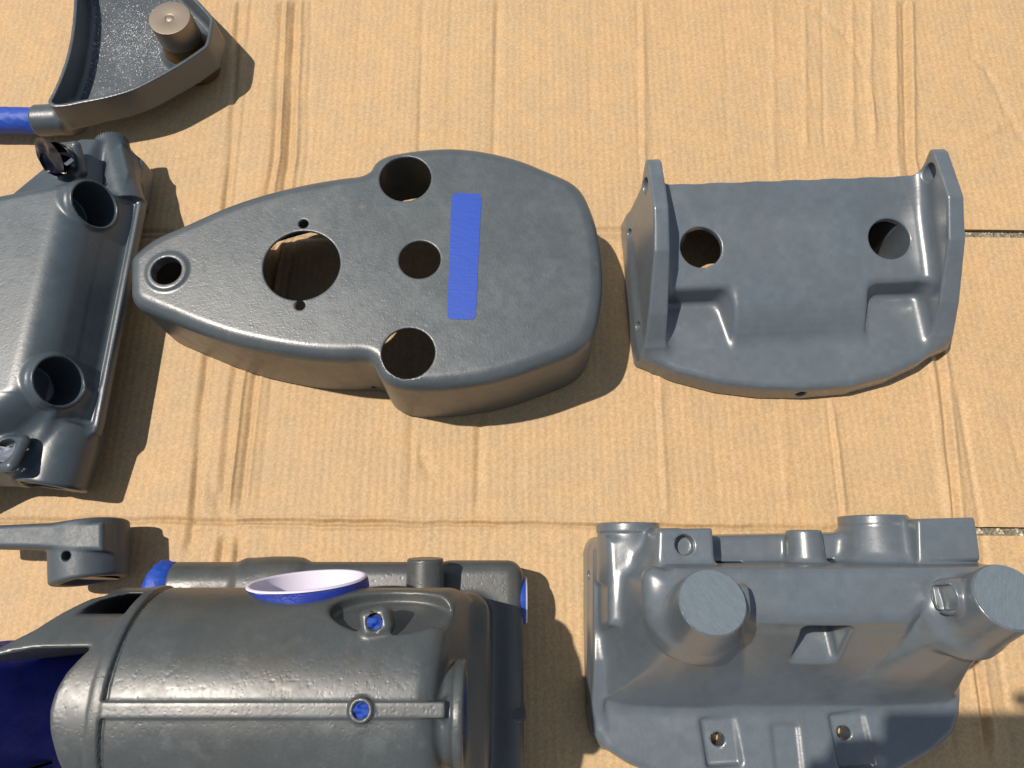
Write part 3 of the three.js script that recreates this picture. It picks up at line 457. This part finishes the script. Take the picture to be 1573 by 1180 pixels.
// ---------------------------------------------------------------- sector-shaped tray with a steel pin, upper left
{
  const hr = 0.06, fl = 0.031, rim = [[114, -60], [113, 0], [110, 40], [103, 80], [92, 115], [78, 146], [73, 156], [79, 163], [100, 163], [125, 158], [165, 150], [205, 138], [245, 118], [285, 95], [310, 78], [316, 73.5], [318.5, 71], [320.5, 67], [323, 58], [327, 34], [327.6, 30], [326, 25.5], [322, 20], [298, -6], [265, -40], [225, -75], [170, -80]];
  const pf = plan(rim.map(p => at(...p, hr)), true, 0.0015);
  const outer = ext(pf, 0.026, hr, 0.0009, 0.03), inner = ext((x, z) => pf(x, z) + 0.0023, fl, 0.12, 0.005, -0.03);
  const pin = (h) => G(311, 110, h), A = at(57, 186, 0.021), B = at(122, 183, 0.023);
  let f = S(0.0012, outer, inner);
  const collar = I(0.003, cyl(A, B, 0.0172, 0.0172, 0.003), plane(add(B, [-0.004, 0, 0]), [1, 0.15, 0.55]));
  f = U(0.007, f, collar);
  f = U(0.008, f, I(0.001, cyl([at(260, 27, 0.083)[0], 0.026, at(260, 27, 0.083)[2]], [at(260, 27, 0.083)[0], 0.04, at(260, 27, 0.083)[2]], 0.0275, 0.0265, 0.003), (x, y, z) => pf(x, z)));
  f = U(0.004, f, cyl(pin(0.01), pin(0.03), 0.0225));
  const web = capsule(add(B, [-0.004, 0, 0]), at(160, 168, 0.03), 0.013, 0.006); f = U(0.009, f, I(0.002, web, plane(at(0, 0, hr - 0.004), [0, 1, 0])));
  const o = at(200, 90), t = thing('tray_casting', 'fan-shaped grey tray with raised rim and a bare steel pin, in the upper left corner', 'machine casting', [o[0], 0, o[2]]);
  casting([['tray', outer], ['collar', collar]], f, [at(50, 200)[0] - 0.01, -0.002, gz(-60) - 0.08], [at(360, 100)[0] + 0.01, 0.064, gz(225)], 0.0014, mottle(0.1, 0.02), M.pan, t);
  const top = 0.083, pp = at(260, 27, 0.083), lathe = (pts, n = 48) => { const g = new THREE.LatheGeometry(pts.map(p => new THREE.Vector2(...p)), n); g.translate(pp[0], 0, pp[2]); return g; };
  const lathe0 = pts => { const g = new THREE.LatheGeometry(pts.map(p => new THREE.Vector2(...p)), 48); g.translate(pin(0)[0], 0, pin(0)[2]); return g; };
  const pm = part('steel_pin', lathe([[0, top - 0.0004], [0.0035, top - 0.0004], [0.004, top - 0.0012], [0.0048, top - 0.0012], [0.0054, top], [0.0218, top], [0.0226, top - 0.0008], [0.0226, 0.056], [0.0223, 0.0555]]), M.steel, t, 'bare steel pin with a centre mark');
  part('rusty_band', lathe([[0.0223, 0.0556], [0.0229, 0.055], [0.0229, 0.044], [0.026, 0.038], [0.0265, 0.03]]), M.rust, pm);
  part('pin_foot', lathe0([[0.0218, 0.026], [0.0225, 0.024], [0.0225, 0.003], [0.021, 0.0014], [0, 0.0014]]), M.rust, t);
  // taped rod
  const C = at(-75, 184, 0.021), rod = cyl(C, add(A, [0.003, 0, 0]), 0.0142), wr = (x, y, z) => rod(x, y, z) + 0.0011 * abs(noise(x * 90 + y * 160, y * 140 - x * 60, z * 160) - 0.5) - 0.0008 * noise(x * 30, y * 50, z * 50);
  part('taped_rod', solid(wr, [C[0] - 0.004, 0, C[2] - 0.02], [A[0] + 0.006, 0.04, C[2] + 0.02], 0.0012), M.tape, t, 'rod wrapped in blue masking tape');
  // overspray dust lying on the tray floor
  const n = 3800, dg = new THREE.OctahedronGeometry(1), dm = new THREE.InstancedMesh(dg, M.dust, n), m4 = new THREE.Matrix4(), q4 = new THREE.Quaternion(); seed = 99; let k = 0;
  while (k < n) {
    const c = rnd() < 0.6, u = rnd() + rnd() + rnd() - 1.5, v = rnd() + rnd() + rnd() - 1.5, p = c ? at(215 + u * 75, 62 + v * 60, fl + 0.0001) : at(130 + rnd() * 170, -20 + rnd() * 170, fl + 0.0001);
    if (pf(p[0], p[2]) > -0.008 || hypot(p[0] - pp[0], p[2] - pp[2]) < 0.025) continue;
    const s = 0.00022 + 0.00048 * rnd() ** 3; q4.setFromEuler(new THREE.Euler(rnd() * 6, rnd() * 6, rnd() * 6));
    m4.compose(new THREE.Vector3(p[0] - o[0], fl + 0.0002, p[2] - o[2]), q4, new THREE.Vector3(s, s * 0.6, s)); dm.setMatrixAt(k++, m4);
  }
  dm.name = 'dust'; dm.userData = { kind: 'stuff', label: 'pale specks of dust on the tray floor' }; t.add(dm);
}
// ---------------------------------------------------------------- housing with two bores, left edge
{
  const ht = 0.1, hl = 0.047, r1 = at(113, 300, ht), r2 = at(54, 555, ht), lipm = at(172, 490, hl), inside = at(0, 470, 0.05);
  const wall = planeThrough(r1, r2, lipm, inside), topP = (x, y, z) => y - ht, bk = at(112, 274, ht), back = planeThrough(at(0, 296, ht), bk, [bk[0], 0, bk[2] - 0.004], inside), front = planeThrough(at(0, 622, ht), at(45, 600, ht), at(20, 672, 0.07), inside);
  const left = plane([-0.66, 0, 0], [-1, 0, 0]), low = (x, y, z) => 0.03 - y, n = [0, 0, 0];
  { const e = 0.001, c = [0, 0, 0]; for (let k = 0; k < 3; k++) { const d = [0, 0, 0]; d[k] = e; n[k] = (wall(...d) - wall(...c)) / e; } }
  const ridge = I(0.018, topP, wall);
  const flangeF = plan([[214, 303], [219, 309], [218, 318], [186, 480], [153, 655], [149, 665], [140, 669], [60, 660], [-90, 660], [-90, 305], [150, 298]].map(p => at(...p, hl)), false, 0.0015), shape = I(0.011, ridge, back, front);
  let f = U(0.001, I(0.002, shape, left, (x, y, z) => 0.044 - y), I(0.002, shape, left, (x, y, z) => 0.012 - y, (x, y, z) => flangeF(x, z) + 0.02)); const hood = f;
  const flange = ext(flangeF, 0.039, hl, 0.0022, 0);
  const lip = ext(plan([[210, 304], [218, 308], [219, 318], [153, 655], [149, 665], [140, 669], [137, 663], [146, 650], [211, 318]].map(p => at(...p, hl)), false, 0.0012, 0.02), 0.04, hl + 0.0032, 0.0016);
  const saddle = I(0.006, plane(at(0, 652, 0.0725), [0.0, 1, 0.25]), planeThrough(at(81, 647, 0.071), at(32, 722, 0.066), at(78, 700, 0.045), at(0, 680, 0.03)), plane(at(0, 735, 0.05), [0, 0.3, 1]), plane(at(0, 600, 0.05), [0, 0, -1]), low, left);
  f = U(0.006, f, flange, saddle); f = U(0.004, f, lip);
  // upper end: pipe boss with a knurled end, and the web that carries the plugged boss
  const u0 = at(171, 219, 0.046), u1 = at(198, 320, 0.046), beyond = (x, y, z) => -back(x, y, z) - 0.004, pipe = I(0.001, cyl(u0, u1, 0.0168, 0.0175, 0.0015), beyond), facet = planeThrough(at(186, 222, 0.0605), at(203, 290, 0.0605), at(219, 262, 0.04), at(170, 300, 0.01)), chunk = I(0.001, beyond, ext(plan([[150, 240], [200, 232], [220.5, 247], [212, 308], [150, 300]].map(p => at(...p, 0.04)), false, 0.0015), 0.014, 0.0405, 0.002)), wedge = I(0.0015, beyond, facet, plane(at(218.5, 262, 0.04), [1, 0, 0.12]), plane(at(202, 236, 0.045), [0.5, 0, -0.87]), plane(at(210, 306, 0.045), [0, 0, 1]), plane(at(176, 270, 0.05), [-1, 0, -0.2]), (x, y, z) => 0.03 - y, (x, y, z) => y - 0.0605);
  const web = I(0.004, plane(at(105, 262, 0.074), [-0.12, 1, -0.2]), plane(at(155, 262, 0.06), [0.8, 0.6, 0]), plane(at(120, 222, 0.05), [0.1, 0.1, -1]), plane(at(120, 320, 0.05), [0, 0, 1]), plane(at(66, 290, 0.05), [-1, 0, -0.7]), low);
  f = U(0.002, f, chunk, wedge); f = U(0.006, f, web); f = U(0.004, f, pipe);
  const rot1 = [0.55, 0.12, 0.22], pc = at(104, 246, 0.08), rot2 = [-0.25, -0.1, 0.25], qc = at(9, 697, 0.078);
  const lug1 = box(pc, [0.0175, 0.005, 0.017], 0.005, rot1), lug2 = box(qc, [0.0185, 0.005, 0.018], 0.006, rot2);
  f = U(0.004, f, lug1, lug2);
  const l0 = at(79, 749, 0.035), l1 = at(108, 655, 0.037), pipe2 = cyl(l0, l1, 0.0308, 0.0308, 0.0035);
  f = U(0.006, f, pipe2);
  const bx = at(68, 749, 0.04); f = S(0.0015, f, cyl([bx[0], 0.042, bx[2] - 0.007], [bx[0], 0.039, bx[2] + 0.02], 0.0185));
  const bores = [[143, 315, 0.083], [88, 586, 0.083]].map(([x, y]) => { let b = at(x, y, 0.06); for (let i = 0; i < 30; i++) { const h = b[1] - wall(...b) * 0.9; b = at(x, y, h); } return b; });
  for (const b of bores) f = U(0.003, f, cyl(add(b, n, -0.05), add(b, n, -0.004), 0.0252, 0.0262, 0.002));
  for (const b of bores) f = U(0.004, f, cyl(add(b, n, -0.02), add(b, n, 0.0035), 0.0246, 0.0246, 0.001));
  f = S(0.0012, f, ...bores.map(b => cyl(add(b, n, -0.045), add(b, n, 0.05), 0.0222)));
  const under = ext(plan([[140, 318], [85, 640], [-90, 640], [-90, 310]].map(p => at(...p, 0.03)), false), -0.001, 0.042, 0.002);
  f = U(0.003, f, under);
  const nut = (c, r, dy, rr) => { const e = new THREE.Vector3(0, 1, 0).applyEuler(new THREE.Euler(...r, 'YXZ')).toArray(); return cyl(add(c, e, -dy), add(c, e, 0.03), rr); };
  f = S(0.0012, f, nut(qc, rot2, 0.004, 0.0125));
  f = I(0.001, f, (x, y, z) => 0.0008 - y);
  const o = at(40, 480), t = thing('bore_housing', 'dark grey housing with two round bores on its sloping side, cut by the left edge', 'machine housing', [o[0], 0, o[2]]);
  casting([['hood', hood], ['flange', (x, y, z) => min(flange(x, y, z), lip(x, y, z), under(x, y, z))], ['end_web', saddle], ['end_web', web], ['pipe_boss', (x, y, z) => min(pipe(x, y, z), chunk(x, y, z), wedge(x, y, z)), 'upper pipe boss'], ['pipe_boss', pipe2, 'lower pipe boss'], ['mounting_lug', lug1], ['mounting_lug', lug2], ...bores.map(b => ['bore_rim', cyl(add(b, n, -0.02), add(b, n, 0.0035), 0.0246, 0.0246, 0.001)])], f, [-0.66, -0.002, gz(225) - 0.012], [-0.345, 0.11, gz(760) + 0.02], 0.0017, mottle(0.12, 0.02), M.box, t);
  // ribs of the knurled end
  const ud = norm(sub(u1, u0)), kn = []; for (let k = 0; k < 40; k++) { const g = new THREE.BoxGeometry(0.0011, 0.0009, 0.006); g.translate(0, 0.0166, 0); g.rotateZ(k / 40 * 2 * PI); kn.push(g); }
  const kg = mergeGeometries(kn); kg.applyQuaternion(new THREE.Quaternion().setFromUnitVectors(new THREE.Vector3(0, 0, 1), new THREE.Vector3(...ud))); kg.translate(...add(u0, ud, 0.003)); kg.deleteAttribute('color');
  const km = M.box.clone(); km.vertexColors = false; part('knurled_end', kg, km, t);
  // film cap, torn and curled, stuck over the upper boss; a torn scrap in the lower one
  const wob = (g, a) => { const p = g.attributes.position; for (let i = 0; i < p.count; i++) { const x = p.getX(i), y = p.getY(i), z = p.getZ(i); p.setXYZ(i, x + a * (noise(x * 120, y * 120, z * 120) - 0.5), y + a * (noise(x * 90 + 7, y * 90, z * 90) - 0.5), z + a * (noise(x * 120, y * 120 + 5, z * 120) - 0.5)); } g.computeVertexNormals(); return g; };
  const e1 = new THREE.Euler(...rot1, 'YXZ'), cap = wob(new THREE.CylinderGeometry(0.0165, 0.0145, 0.014, 40, 8, true), 0.003); cap.translate(0, 0.011, 0);
  const c1 = wob(new THREE.RingGeometry(0.0001, 0.0178, 40, 8), 0.003); c1.rotateX(-PI / 2 + 0.35); c1.rotateZ(0.35); c1.translate(-0.004, 0.02, -0.004);
  const c2 = new THREE.CircleGeometry(0.0135, 32); c2.rotateX(-PI / 2); c2.translate(0, 0.006, 0);
  const cg = mergeGeometries([cap, c1, c2]); cg.applyMatrix4(new THREE.Matrix4().makeRotationFromEuler(e1)); cg.translate(...pc); part('film_plug', cg, M.film, t, 'dark blue film cap curled over the upper boss');
  const sc = wob(new THREE.PlaneGeometry(0.021, 0.017, 14, 14), 0.008); sc.rotateX(-PI / 2); sc.applyMatrix4(new THREE.Matrix4().makeRotationFromEuler(new THREE.Euler(...rot2, 'YXZ'))); sc.translate(qc[0], qc[1] + 0.003, qc[2]); part('torn_film', sc, M.paleFilm, t, 'torn dark film in the lower boss');
  const sl = wob(new THREE.PlaneGeometry(0.009, 0.0032, 8, 4), 0.004); sl.rotateX(-0.9); sl.rotateY(0.9); sl.translate(...at(106, 247, 0.099)); part('pale_scrap', sl, M.paleFilm, t, 'pale torn scrap in the film cap');
  const ring = new THREE.RingGeometry(0.004, 0.0185, 40); ring.rotateX(0.15); ring.translate(bx[0], 0.0415, bx[2] - 0.0035); part('bore_washer', ring, M.rust, t, 'brownish washer in the end of the lower pipe boss');
}
// ---------------------------------------------------------------- lever arm below the housing, left edge
{
  const a = at(137, 806, 0.034), b = at(137, 893, 0.034), hub = cyl(a, b, 0.0335, 0.0318, 0.003);
  const P = [[158, 801], [150, 801], [60, 804], [-80, 810], [-80, 839], [60, 842], [120, 846], [158, 846]].map(p => at(...p, 0.066)), bar = ext(plan(P, false, 0.0015), 0.046, 0.067, 0.004, 0.05);
  let f = U(0.003, hub, bar);
  f = U(0.006, f, capsule(at(110, 845, 0.048), at(110, 874, 0.046), 0.014));
  const p = at(110, 854, 0.06), d = norm([-0.3, 1, 0.12]);
  f = S(0.0012, f, cyl(add(p, d, -0.02), add(p, d, 0.02), 0.0041), cyl(add(b, [0, 0, -0.01]), add(b, [0, -0.002, 0.02]), 0.0235));
  f = I(0.002, f, (x, y, z) => 0.0008 - y);
  const t = thing('lever_arm', 'short grey lever with a rounded hub and small hole, below the bore housing', 'lever', [a[0], 0, a[2]]);
  casting([['bar', bar], ['hub', hub]], f, [-0.64, -0.002, a[2] - 0.03], [a[0] + 0.07, 0.08, b[2] + 0.02], 0.0014, mottle(0.08, 0.02), M.lever, t);
  const face = new THREE.CircleGeometry(0.0233, 48); face.translate(b[0], b[1] - 0.001, b[2] - 0.0025); part('bare_face', face, M.bareFace, t, 'bare pale end face of the hub');
}
// ---------------------------------------------------------------- big gear housing, lower left
{
  const yc = 0.18, R = 0.072, zc = 0.2815, xl = -0.241, xr = -0.0215, top = 0.065, crest = yc + R;
  const zBack = at(600, 862, 0.06)[2], xR = at(803, 1000, 0.06)[0], zF = gz(1260), X = (px, py, h) => at(px, py, h)[0];
  // barrel with straight flanks under it, on a lower base with a tube along its back
  const barrel = I(0.012, cyl([xl - 0.03, yc, zc], [0, yc, zc], R, R, 0.002), plane([-0.0455, crest, zc], norm([0.985, 0.17, 0]))), flank = box([(xl + xr) / 2 - 0.02, 0.07, zc], [(xr - xl) / 2 + 0.0235, 0.082, R - 0.001], 0.016);
  const bx0 = X(392, 862, 0.06), base = box([(bx0 + xR) / 2, top / 2 - 0.01, (zBack + zF) / 2], [(xR - bx0) / 2, top / 2 + 0.01, (zF - zBack) / 2], 0.014);
  const sx0 = X(668, 862, 0.065), step = box([(sx0 + xR) / 2, top / 2 - 0.008, (zBack + zF) / 2], [(xR - sx0) / 2 + 0.0006, top / 2 + 0.0095, (zF - zBack) / 2 + 0.0012], 0.014);
  const tb = at(268, 902, 0.045), tube = cyl(tb, [bx0 + 0.03, 0.045, tb[2]], 0.0215, 0.0215, 0.002), tube2 = cyl([X(372, 897, 0.05), 0.045, tb[2]], [bx0 + 0.04, 0.045, tb[2]], 0.0238, 0.0238, 0.003);
  let f = U(0.014, barrel, flank); f = U(0.01, f, base, tube, tube2); f = U(0.002, f, step);
  // left of the seam the barrel goes on as a yoke with two windows
  const yk = plan([[330, 905, 0.19], [262, 906, 0.19], [200, 909, 0.195], [150, 919, 0.205], [100, 942, 0.222], [55, 967, 0.235], [0, 994, 0.243], [-90, 1024, 0.248], [-90, 1330, 0.24], [330, 1330, 0.24]].map(p => at(...p)), false, 0.002);
  const yoke = I(0.003, ext(yk, 0.03, 0.3, 0.002), cyl([-0.66, yc, zc], [xl - 0.001, yc, zc], R + 0.0004, R + 0.0004));
  f = U(0.0015, f, yoke, ext((x, z) => max(yk(x, z) + 0.01, x - xl), 0.0, 0.12, 0.003));
  const w1 = plan([[121, 943, 0.225], [197, 943, 0.225], [250, 914, 0.195], [206, 914, 0.195], [160, 925, 0.208]].map(p => at(...p)), false, 0.0015);
  const w2 = plan([[46, 997], [137, 995], [124, 1010], [106, 1034], [93, 1062], [86, 1090], [85, 1120], [90, 1170], [104, 1240], [112, 1330], [-90, 1330], [-90, 1027]].map(p => at(...p, 0.245)), false, 0.0015);
  f = S(0.003, f, ext(w1, 0.125, 0.4, 0.002), ext(w2, 0.06, 0.4, 0.002));
  // seam ring, band along the crest with its eyelet
  const xs = -0.2425, edge1 = (x, y, z) => 0.18 - y;
  f = S(0.0012, f, I(0.0008, cyl([xs + 0.0028, yc, zc], [xs + 0.0056, yc, zc], R + 0.02, R + 0.02, 0.0005), (x, y, z) => R - 0.0018 - hypot(y - yc, z - zc), edge1));
  f = U(0.002, f, I(0.001, cyl([xs - 0.0035, yc, zc], [xs + 0.0032, yc, zc], R + 0.0014, R + 0.0014, 0.0014), edge1));
  const bl = X(684, 1091, crest), band = box([(xs + bl) / 2, crest - 0.0036, zc], [(bl - xs) / 2, 0.0046, 0.0046], 0.0008), ey = [X(555, 1092, crest), crest, zc];
  f = U(0.0012, f, band, cyl([ey[0], crest - 0.01, zc], [ey[0], crest + 0.003, zc], 0.0076, 0.0072, 0.001));
  f = U(0.001, f, I(0.001, box([xR, 0.05, at(800, 1096, 0.05)[2]], [0.03, 0.05, 0.0042], 0.001), (x, y, z) => max(x - xR - 0.0022, y - top - 0.001)));
  // right end: round flange high on the end wall
  const fy = 0.217, fz = at(704, 1097, 0.22)[2], xf = at(715, 1097, 0.22)[0];
  const endFlange = cyl([xf - 0.007, fy, fz], [xf, fy, fz], 0.032, 0.0325, 0.002), eyelet = cyl([ey[0], crest - 0.01, zc], [ey[0], crest + 0.003, zc], 0.0076, 0.0072, 0.001);
  f = U(0.006, f, cyl([xf - 0.03, fy, fz], [xf - 0.004, fy, fz], 0.016, 0.0315, 0.002)); f = U(0.001, f, cyl([xf - 0.007, fy, fz], [xf, fy, fz], 0.032, 0.0325, 0.002));
  f = S(0.001, f, cyl([xf - 0.004, fy, fz], [xf + 0.03, fy, fz], 0.0255));
  // boss at the back
  const be = at(652, 857, 0.1); const boss = cyl([be[0], 0.085, be[2] + 0.05], [be[0], 0.094, be[2]], 0.0165, 0.0148, 0.001); f = U(0.005, f, boss);
  // dished pocket with a lug
  const pn = norm([0, 0.58, -0.81]), pc = [X(602, 932, 0.222), yc + R * pn[1], zc + R * pn[2]], fn = norm([0, 0.5, -0.87]), fl0 = add(pc, pn, -0.01);
  const pocket = I(0.003, (x, y, z) => { const q = sub([x, y, z], pc), u = q[0] / 0.0395, w = (q[1] * 0.81 + q[2] * 0.58) / 0.0225; return (hypot(u, w) - 1) * 0.0225; }, plane(fl0, fn.map(v => -v)));
  f = S(0.003, f, pocket);
  const lc = at(578, 955, 0.235), ln = norm([0, 0.86, 0.5]);
  const lug = box(add(lc, [0, -0.004, 0]), [0.0098, 0.011, 0.0085], 0.0045, [0, 0.25, 0]); f = U(0.004, f, lug);
  const lh = add(lc, [0, 0.0072, 0.001]); f = S(0.001, f, cyl(add(lh, ln, -0.006), add(lh, ln, 0.03), 0.0046), cyl([ey[0], crest - 0.002, zc], [ey[0], crest + 0.03, zc], 0.0046));
  // neck for the mouth ring
  const rn = norm([-0.055, 0.235, -0.97]), rc = add(at(472, 887, 0.181), rn, -0.003);
  f = U(0.003, f, cyl(add(rc, rn, -0.04), add(rc, rn, -0.011), 0.0414)); f = S(0.001, f, cyl(add(rc, rn, -0.05), add(rc, rn, 0.1), 0.0385));
  f = I(0.001, f, (x, y, z) => 0.0008 - y, (x, y, z) => z - gz(1330));
  const o = at(560, 1080), t = thing('gear_housing', 'largest dark grey casting, a barrel-shaped housing with blue-taped openings and a pale mouth ring', 'gear housing', [o[0], 0, o[2]]);
  const mt = mottle(0.16, 0.06), tint = (x, y, z, n) => { const c = mt(x, y, z), r = smooth(0.5, 0.75, fbm(x * 50, y * 50, z * 50)) * smooth(0.2, -0.3, (z - zc) / R), w = smooth(0.6, 0.72, fbm(x * 120 + 3, y * 120, z * 120)) * smooth(0.7, 0.98, n) * smooth(0.2, 0.24, y); return [c[0] * (1 + 0.18 * r + 0.28 * w), c[1] * (1 + 0.04 * r + 0.28 * w), c[2] * (1 - 0.05 * r + 0.28 * w)]; };
  casting([['barrel', (x, y, z) => min(barrel(x, y, z), flank(x, y, z))], ['base', (x, y, z) => min(base(x, y, z), step(x, y, z))], ['tube', (x, y, z) => min(tube(x, y, z), tube2(x, y, z))], ['yoke', yoke], ['crest_band', band], ['eyelet', eyelet], ['end_flange', endFlange], ['boss', boss], ['lug', lug]], f, [-0.62, -0.002, zBack - 0.03], [xR + 0.01, 0.265, gz(1330) + 0.004], 0.0019, tint, M.head, t);
  // mouth ring: pale inside, blue tape outside
  const turn = new THREE.Quaternion().setFromUnitVectors(new THREE.Vector3(0, 1, 0), new THREE.Vector3(...rn)), east = new THREE.Quaternion().setFromUnitVectors(new THREE.Vector3(0, 1, 0), new THREE.Vector3(1, 0, 0));
  const lathe = (pts, c, q) => { const g = new THREE.LatheGeometry(pts.map(p => new THREE.Vector2(...p)), 72); g.applyQuaternion(q); g.translate(...c); return g; };
  const ring = part('mouth_ring', lathe([[0.0358, -0.045], [0.0378, 0.0], [0.0385, 0.0012], [0.0406, 0.0014], [0.0412, 0.0]], rc, turn), M.paper, t, 'pale mouth ring');
  const rg = lathe([[0.0413, -0.0004], [0.042, -0.002], [0.0422, -0.006], [0.0418, -0.014]], rc, turn), rp = rg.attributes.position;
  for (let i = 0; i < rp.count; i++) { const x = rp.getX(i), y = rp.getY(i), z = rp.getZ(i), a = 0.0016 * (noise(x * 130, y * 130, z * 130) - 0.4); rp.setXYZ(i, x + a * (x - rc[0]) / 0.046, y + a * (y - rc[1]) / 0.046, z); } rg.computeVertexNormals();
  part('tape_band', rg, M.bandTape, ring, 'blue tape round the mouth ring');
  // crumpled blue tape over the openings
  const disc = (c, n, r, amp = 0.0012) => { const p = new THREE.RingGeometry(0.00001, r, 40, 10), q = p.attributes.position; for (let i = 0; i < q.count; i++) { const x = q.getX(i), y = q.getY(i); q.setZ(i, amp * (noise(x * 420 + c[0] * 900, y * 420, 3) - 0.5) * 2); } p.computeVertexNormals(); p.applyQuaternion(new THREE.Quaternion().setFromUnitVectors(new THREE.Vector3(0, 0, 1), new THREE.Vector3(...n))); p.translate(...c); return p; };
  part('tape_plug', disc(add(lh, ln, -0.0008), ln, 0.0047), M.tape, t); part('tape_plug', disc([ey[0], crest + 0.001, zc], [0, 1, 0], 0.0047), M.tape, t);
  part('tape_cover', disc([xf - 0.0028, fy, fz], [1, 0, 0], 0.0256), M.darkTape, t, 'blue tape inside the round end flange');
  const pp = at(804, 922, 0.04);
  const side = part('taped_port', lathe([[0, 0.003], [0.017, 0.003], [0.0185, 0.0036], [0.02, 0.003], [0.0205, -0.002]], [xR, 0.04, pp[2]], east), M.tape, t, 'blue taped port on the right side');
  part('pale_ring', lathe([[0.0168, 0.0036], [0.0178, 0.0044], [0.0192, 0.0044], [0.02, 0.003]], [xR, 0.04, pp[2]], east), M.paper, side);
  const te = capsule(add(tb, [-0.024, -0.001, 0.001]), add(tb, [-0.012, 0, 0]), 0.0205, 0.0222), crumple = (g, a, s) => (x, y, z) => g(x, y, z) + a * (abs(noise(x * s, y * s, z * s) - 0.5) + 0.6 * abs(noise(x * s * 2.2 + 4, y * s * 2.2, z * s * 2.2) - 0.5)) * 2 - a;
  part('tape_wrap', solid(crumple(I(0.003, te, plane(add(tb, [-0.019, 0, 0]), [-1, 0, -0.3]), plane(add(tb, [0.0015, 0, 0]), [1, 0, 0.05])), 0.002, 75), add(tb, [-0.06, -0.035, -0.035]), add(tb, [0.01, 0.035, 0.035]), 0.0014), M.tape, t, 'blue tape over the end of the tube');
  const wrap = ext(plan([[-90, 990], [-10, 996], [60, 1000], [200, 1010], [200, 1320], [-90, 1320]].map(p => at(...p, 0.2)), false, 0.002), 0.02, 0.215, 0.01, 0), wx = at(10, 1080, 0.2)[0];
  const soft = (x, y, z) => { const d = I(0.02, wrap, plane([wx, 0.2, 0], [0.965, 0.25, 0.05]))(x, y, z); return d + 0.01 * (fbm(x * 15, y * 15, z * 15) - 0.5) + 0.002 * (fbm(x * 60 + 3, y * 45, z * 60) - 0.5); };
  part('tape_wrap', solid(soft, [at(-95, 1000, 0.2)[0], 0.01, at(0, 985, 0.2)[2]], [at(205, 1000, 0.2)[0], 0.225, at(0, 1320, 0.2)[2]], 0.0024), M.darkTape, t, 'crumpled blue tape in the yoke at the left edge');
}
// ---------------------------------------------------------------- the photographer's hands and phone, above the castings and out of the frame; their shadow falls on the lower right
{
  const lens = [0, CH, CZ], U_ = [0, ST, -CT], N_ = [0, CT, ST];
  const p = (a, b, c) => [lens[0] + a, lens[1] + b * U_[1] + c * N_[1], lens[2] + b * U_[2] + c * N_[2]];   // right, up and back from the lens
  const e = new THREE.Euler(-PI / 2 + TILT, 0, 0), ph = thing('phone', 'dark phone held level above the castings, out of the picture', 'phone', p(0.072, -0.026, 0.012));
  const s = new THREE.Shape(), w = 0.0735, h = 0.0355, r = 0.009; s.moveTo(-w + r, -h); s.lineTo(w - r, -h); s.quadraticCurveTo(w, -h, w, -h + r); s.lineTo(w, h - r); s.quadraticCurveTo(w, h, w - r, h); s.lineTo(-w + r, h); s.quadraticCurveTo(-w, h, -w, h - r); s.lineTo(-w, -h + r); s.quadraticCurveTo(-w, -h, -w + r, -h);
  const g = new THREE.ExtrudeGeometry(s, { depth: 0.006, bevelEnabled: true, bevelSize: 0.001, bevelThickness: 0.001, bevelSegments: 2 });
  const m = new THREE.Mesh(g, new THREE.MeshStandardMaterial({ color: 0x15171c, roughness: 0.3 })); m.name = 'phone_body'; m.rotation.copy(e); m.castShadow = m.receiveShadow = true; ph.add(m);
  const finger = (...j) => { const q = j.map(v => p(...v)); return U(0.004, ...q.slice(1).map((b, i) => capsule(q[i], b, 0.0088 - 0.0007 * i, 0.0088 - 0.0007 * (i + 1)))); };
  const hand = k => { // k = 0 the left hand, 1 the right hand
    const X = a => k ? 0.132 - a : a + 0.012;
    const arm = capsule(p(X(-0.05), -0.11, 0.04), p(X(-0.09), -0.33, 0.16), 0.027, 0.038), palm = U(0.02, capsule(p(X(-0.035), -0.062, 0.03), p(X(-0.05), -0.11, 0.04), 0.02, 0.024), capsule(p(X(-0.04), -0.04, 0.02), p(X(-0.028), -0.09, 0.03), 0.015, 0.02));
    return U(0.012, palm, arm, finger([X(-0.064), -0.04, 0.02], [X(-0.046), -0.024 + 0.026 * k, 0.006], [X(-0.014), -0.03 + 0.046 * k, -0.011 + 0.012 * k], [X(0.006), -0.033 + 0.05 * k, -0.008 + 0.01 * k]), finger([X(-0.072), -0.056, 0.016], [X(-0.062), -0.046, -0.002], [X(-0.036), -0.05, -0.008], [X(-0.01), -0.052, -0.011], [X(0.006), -0.053, -0.008]), finger([X(-0.042), -0.07, 0.018], [X(-0.03), -0.07, -0.008], [X(-0.006), -0.071, -0.011], [X(0.008), -0.071, -0.006]), finger([X(-0.038), -0.088, 0.02], [X(-0.024), -0.088, -0.004], [X(-0.006), -0.086, -0.006], [X(0.004), -0.085, -0.002]), finger([X(-0.028), -0.075, 0.036], [X(-0.006), -0.06, 0.033], [X(0.012), -0.046, 0.03]));
  };
  const skin = new THREE.MeshStandardMaterial({ color: 0xb5826a, roughness: 0.6 }), hl = hand(0), hr = hand(1);
  const b = thing('person', 'hands of the photographer holding a phone above the castings, out of the picture', 'person', p(0.06, -0.2, 0.1));
  part('hands', solid((x, y, z) => min(hl(x, y, z), hr(x, y, z)), add(p(0.06, -0.2, 0.1), [-0.3, -0.15, -0.3]), add(p(0.06, -0.2, 0.1), [0.3, 0.2, 0.3]), 0.0035), skin, b);
}
renderer.render(scene, camera);
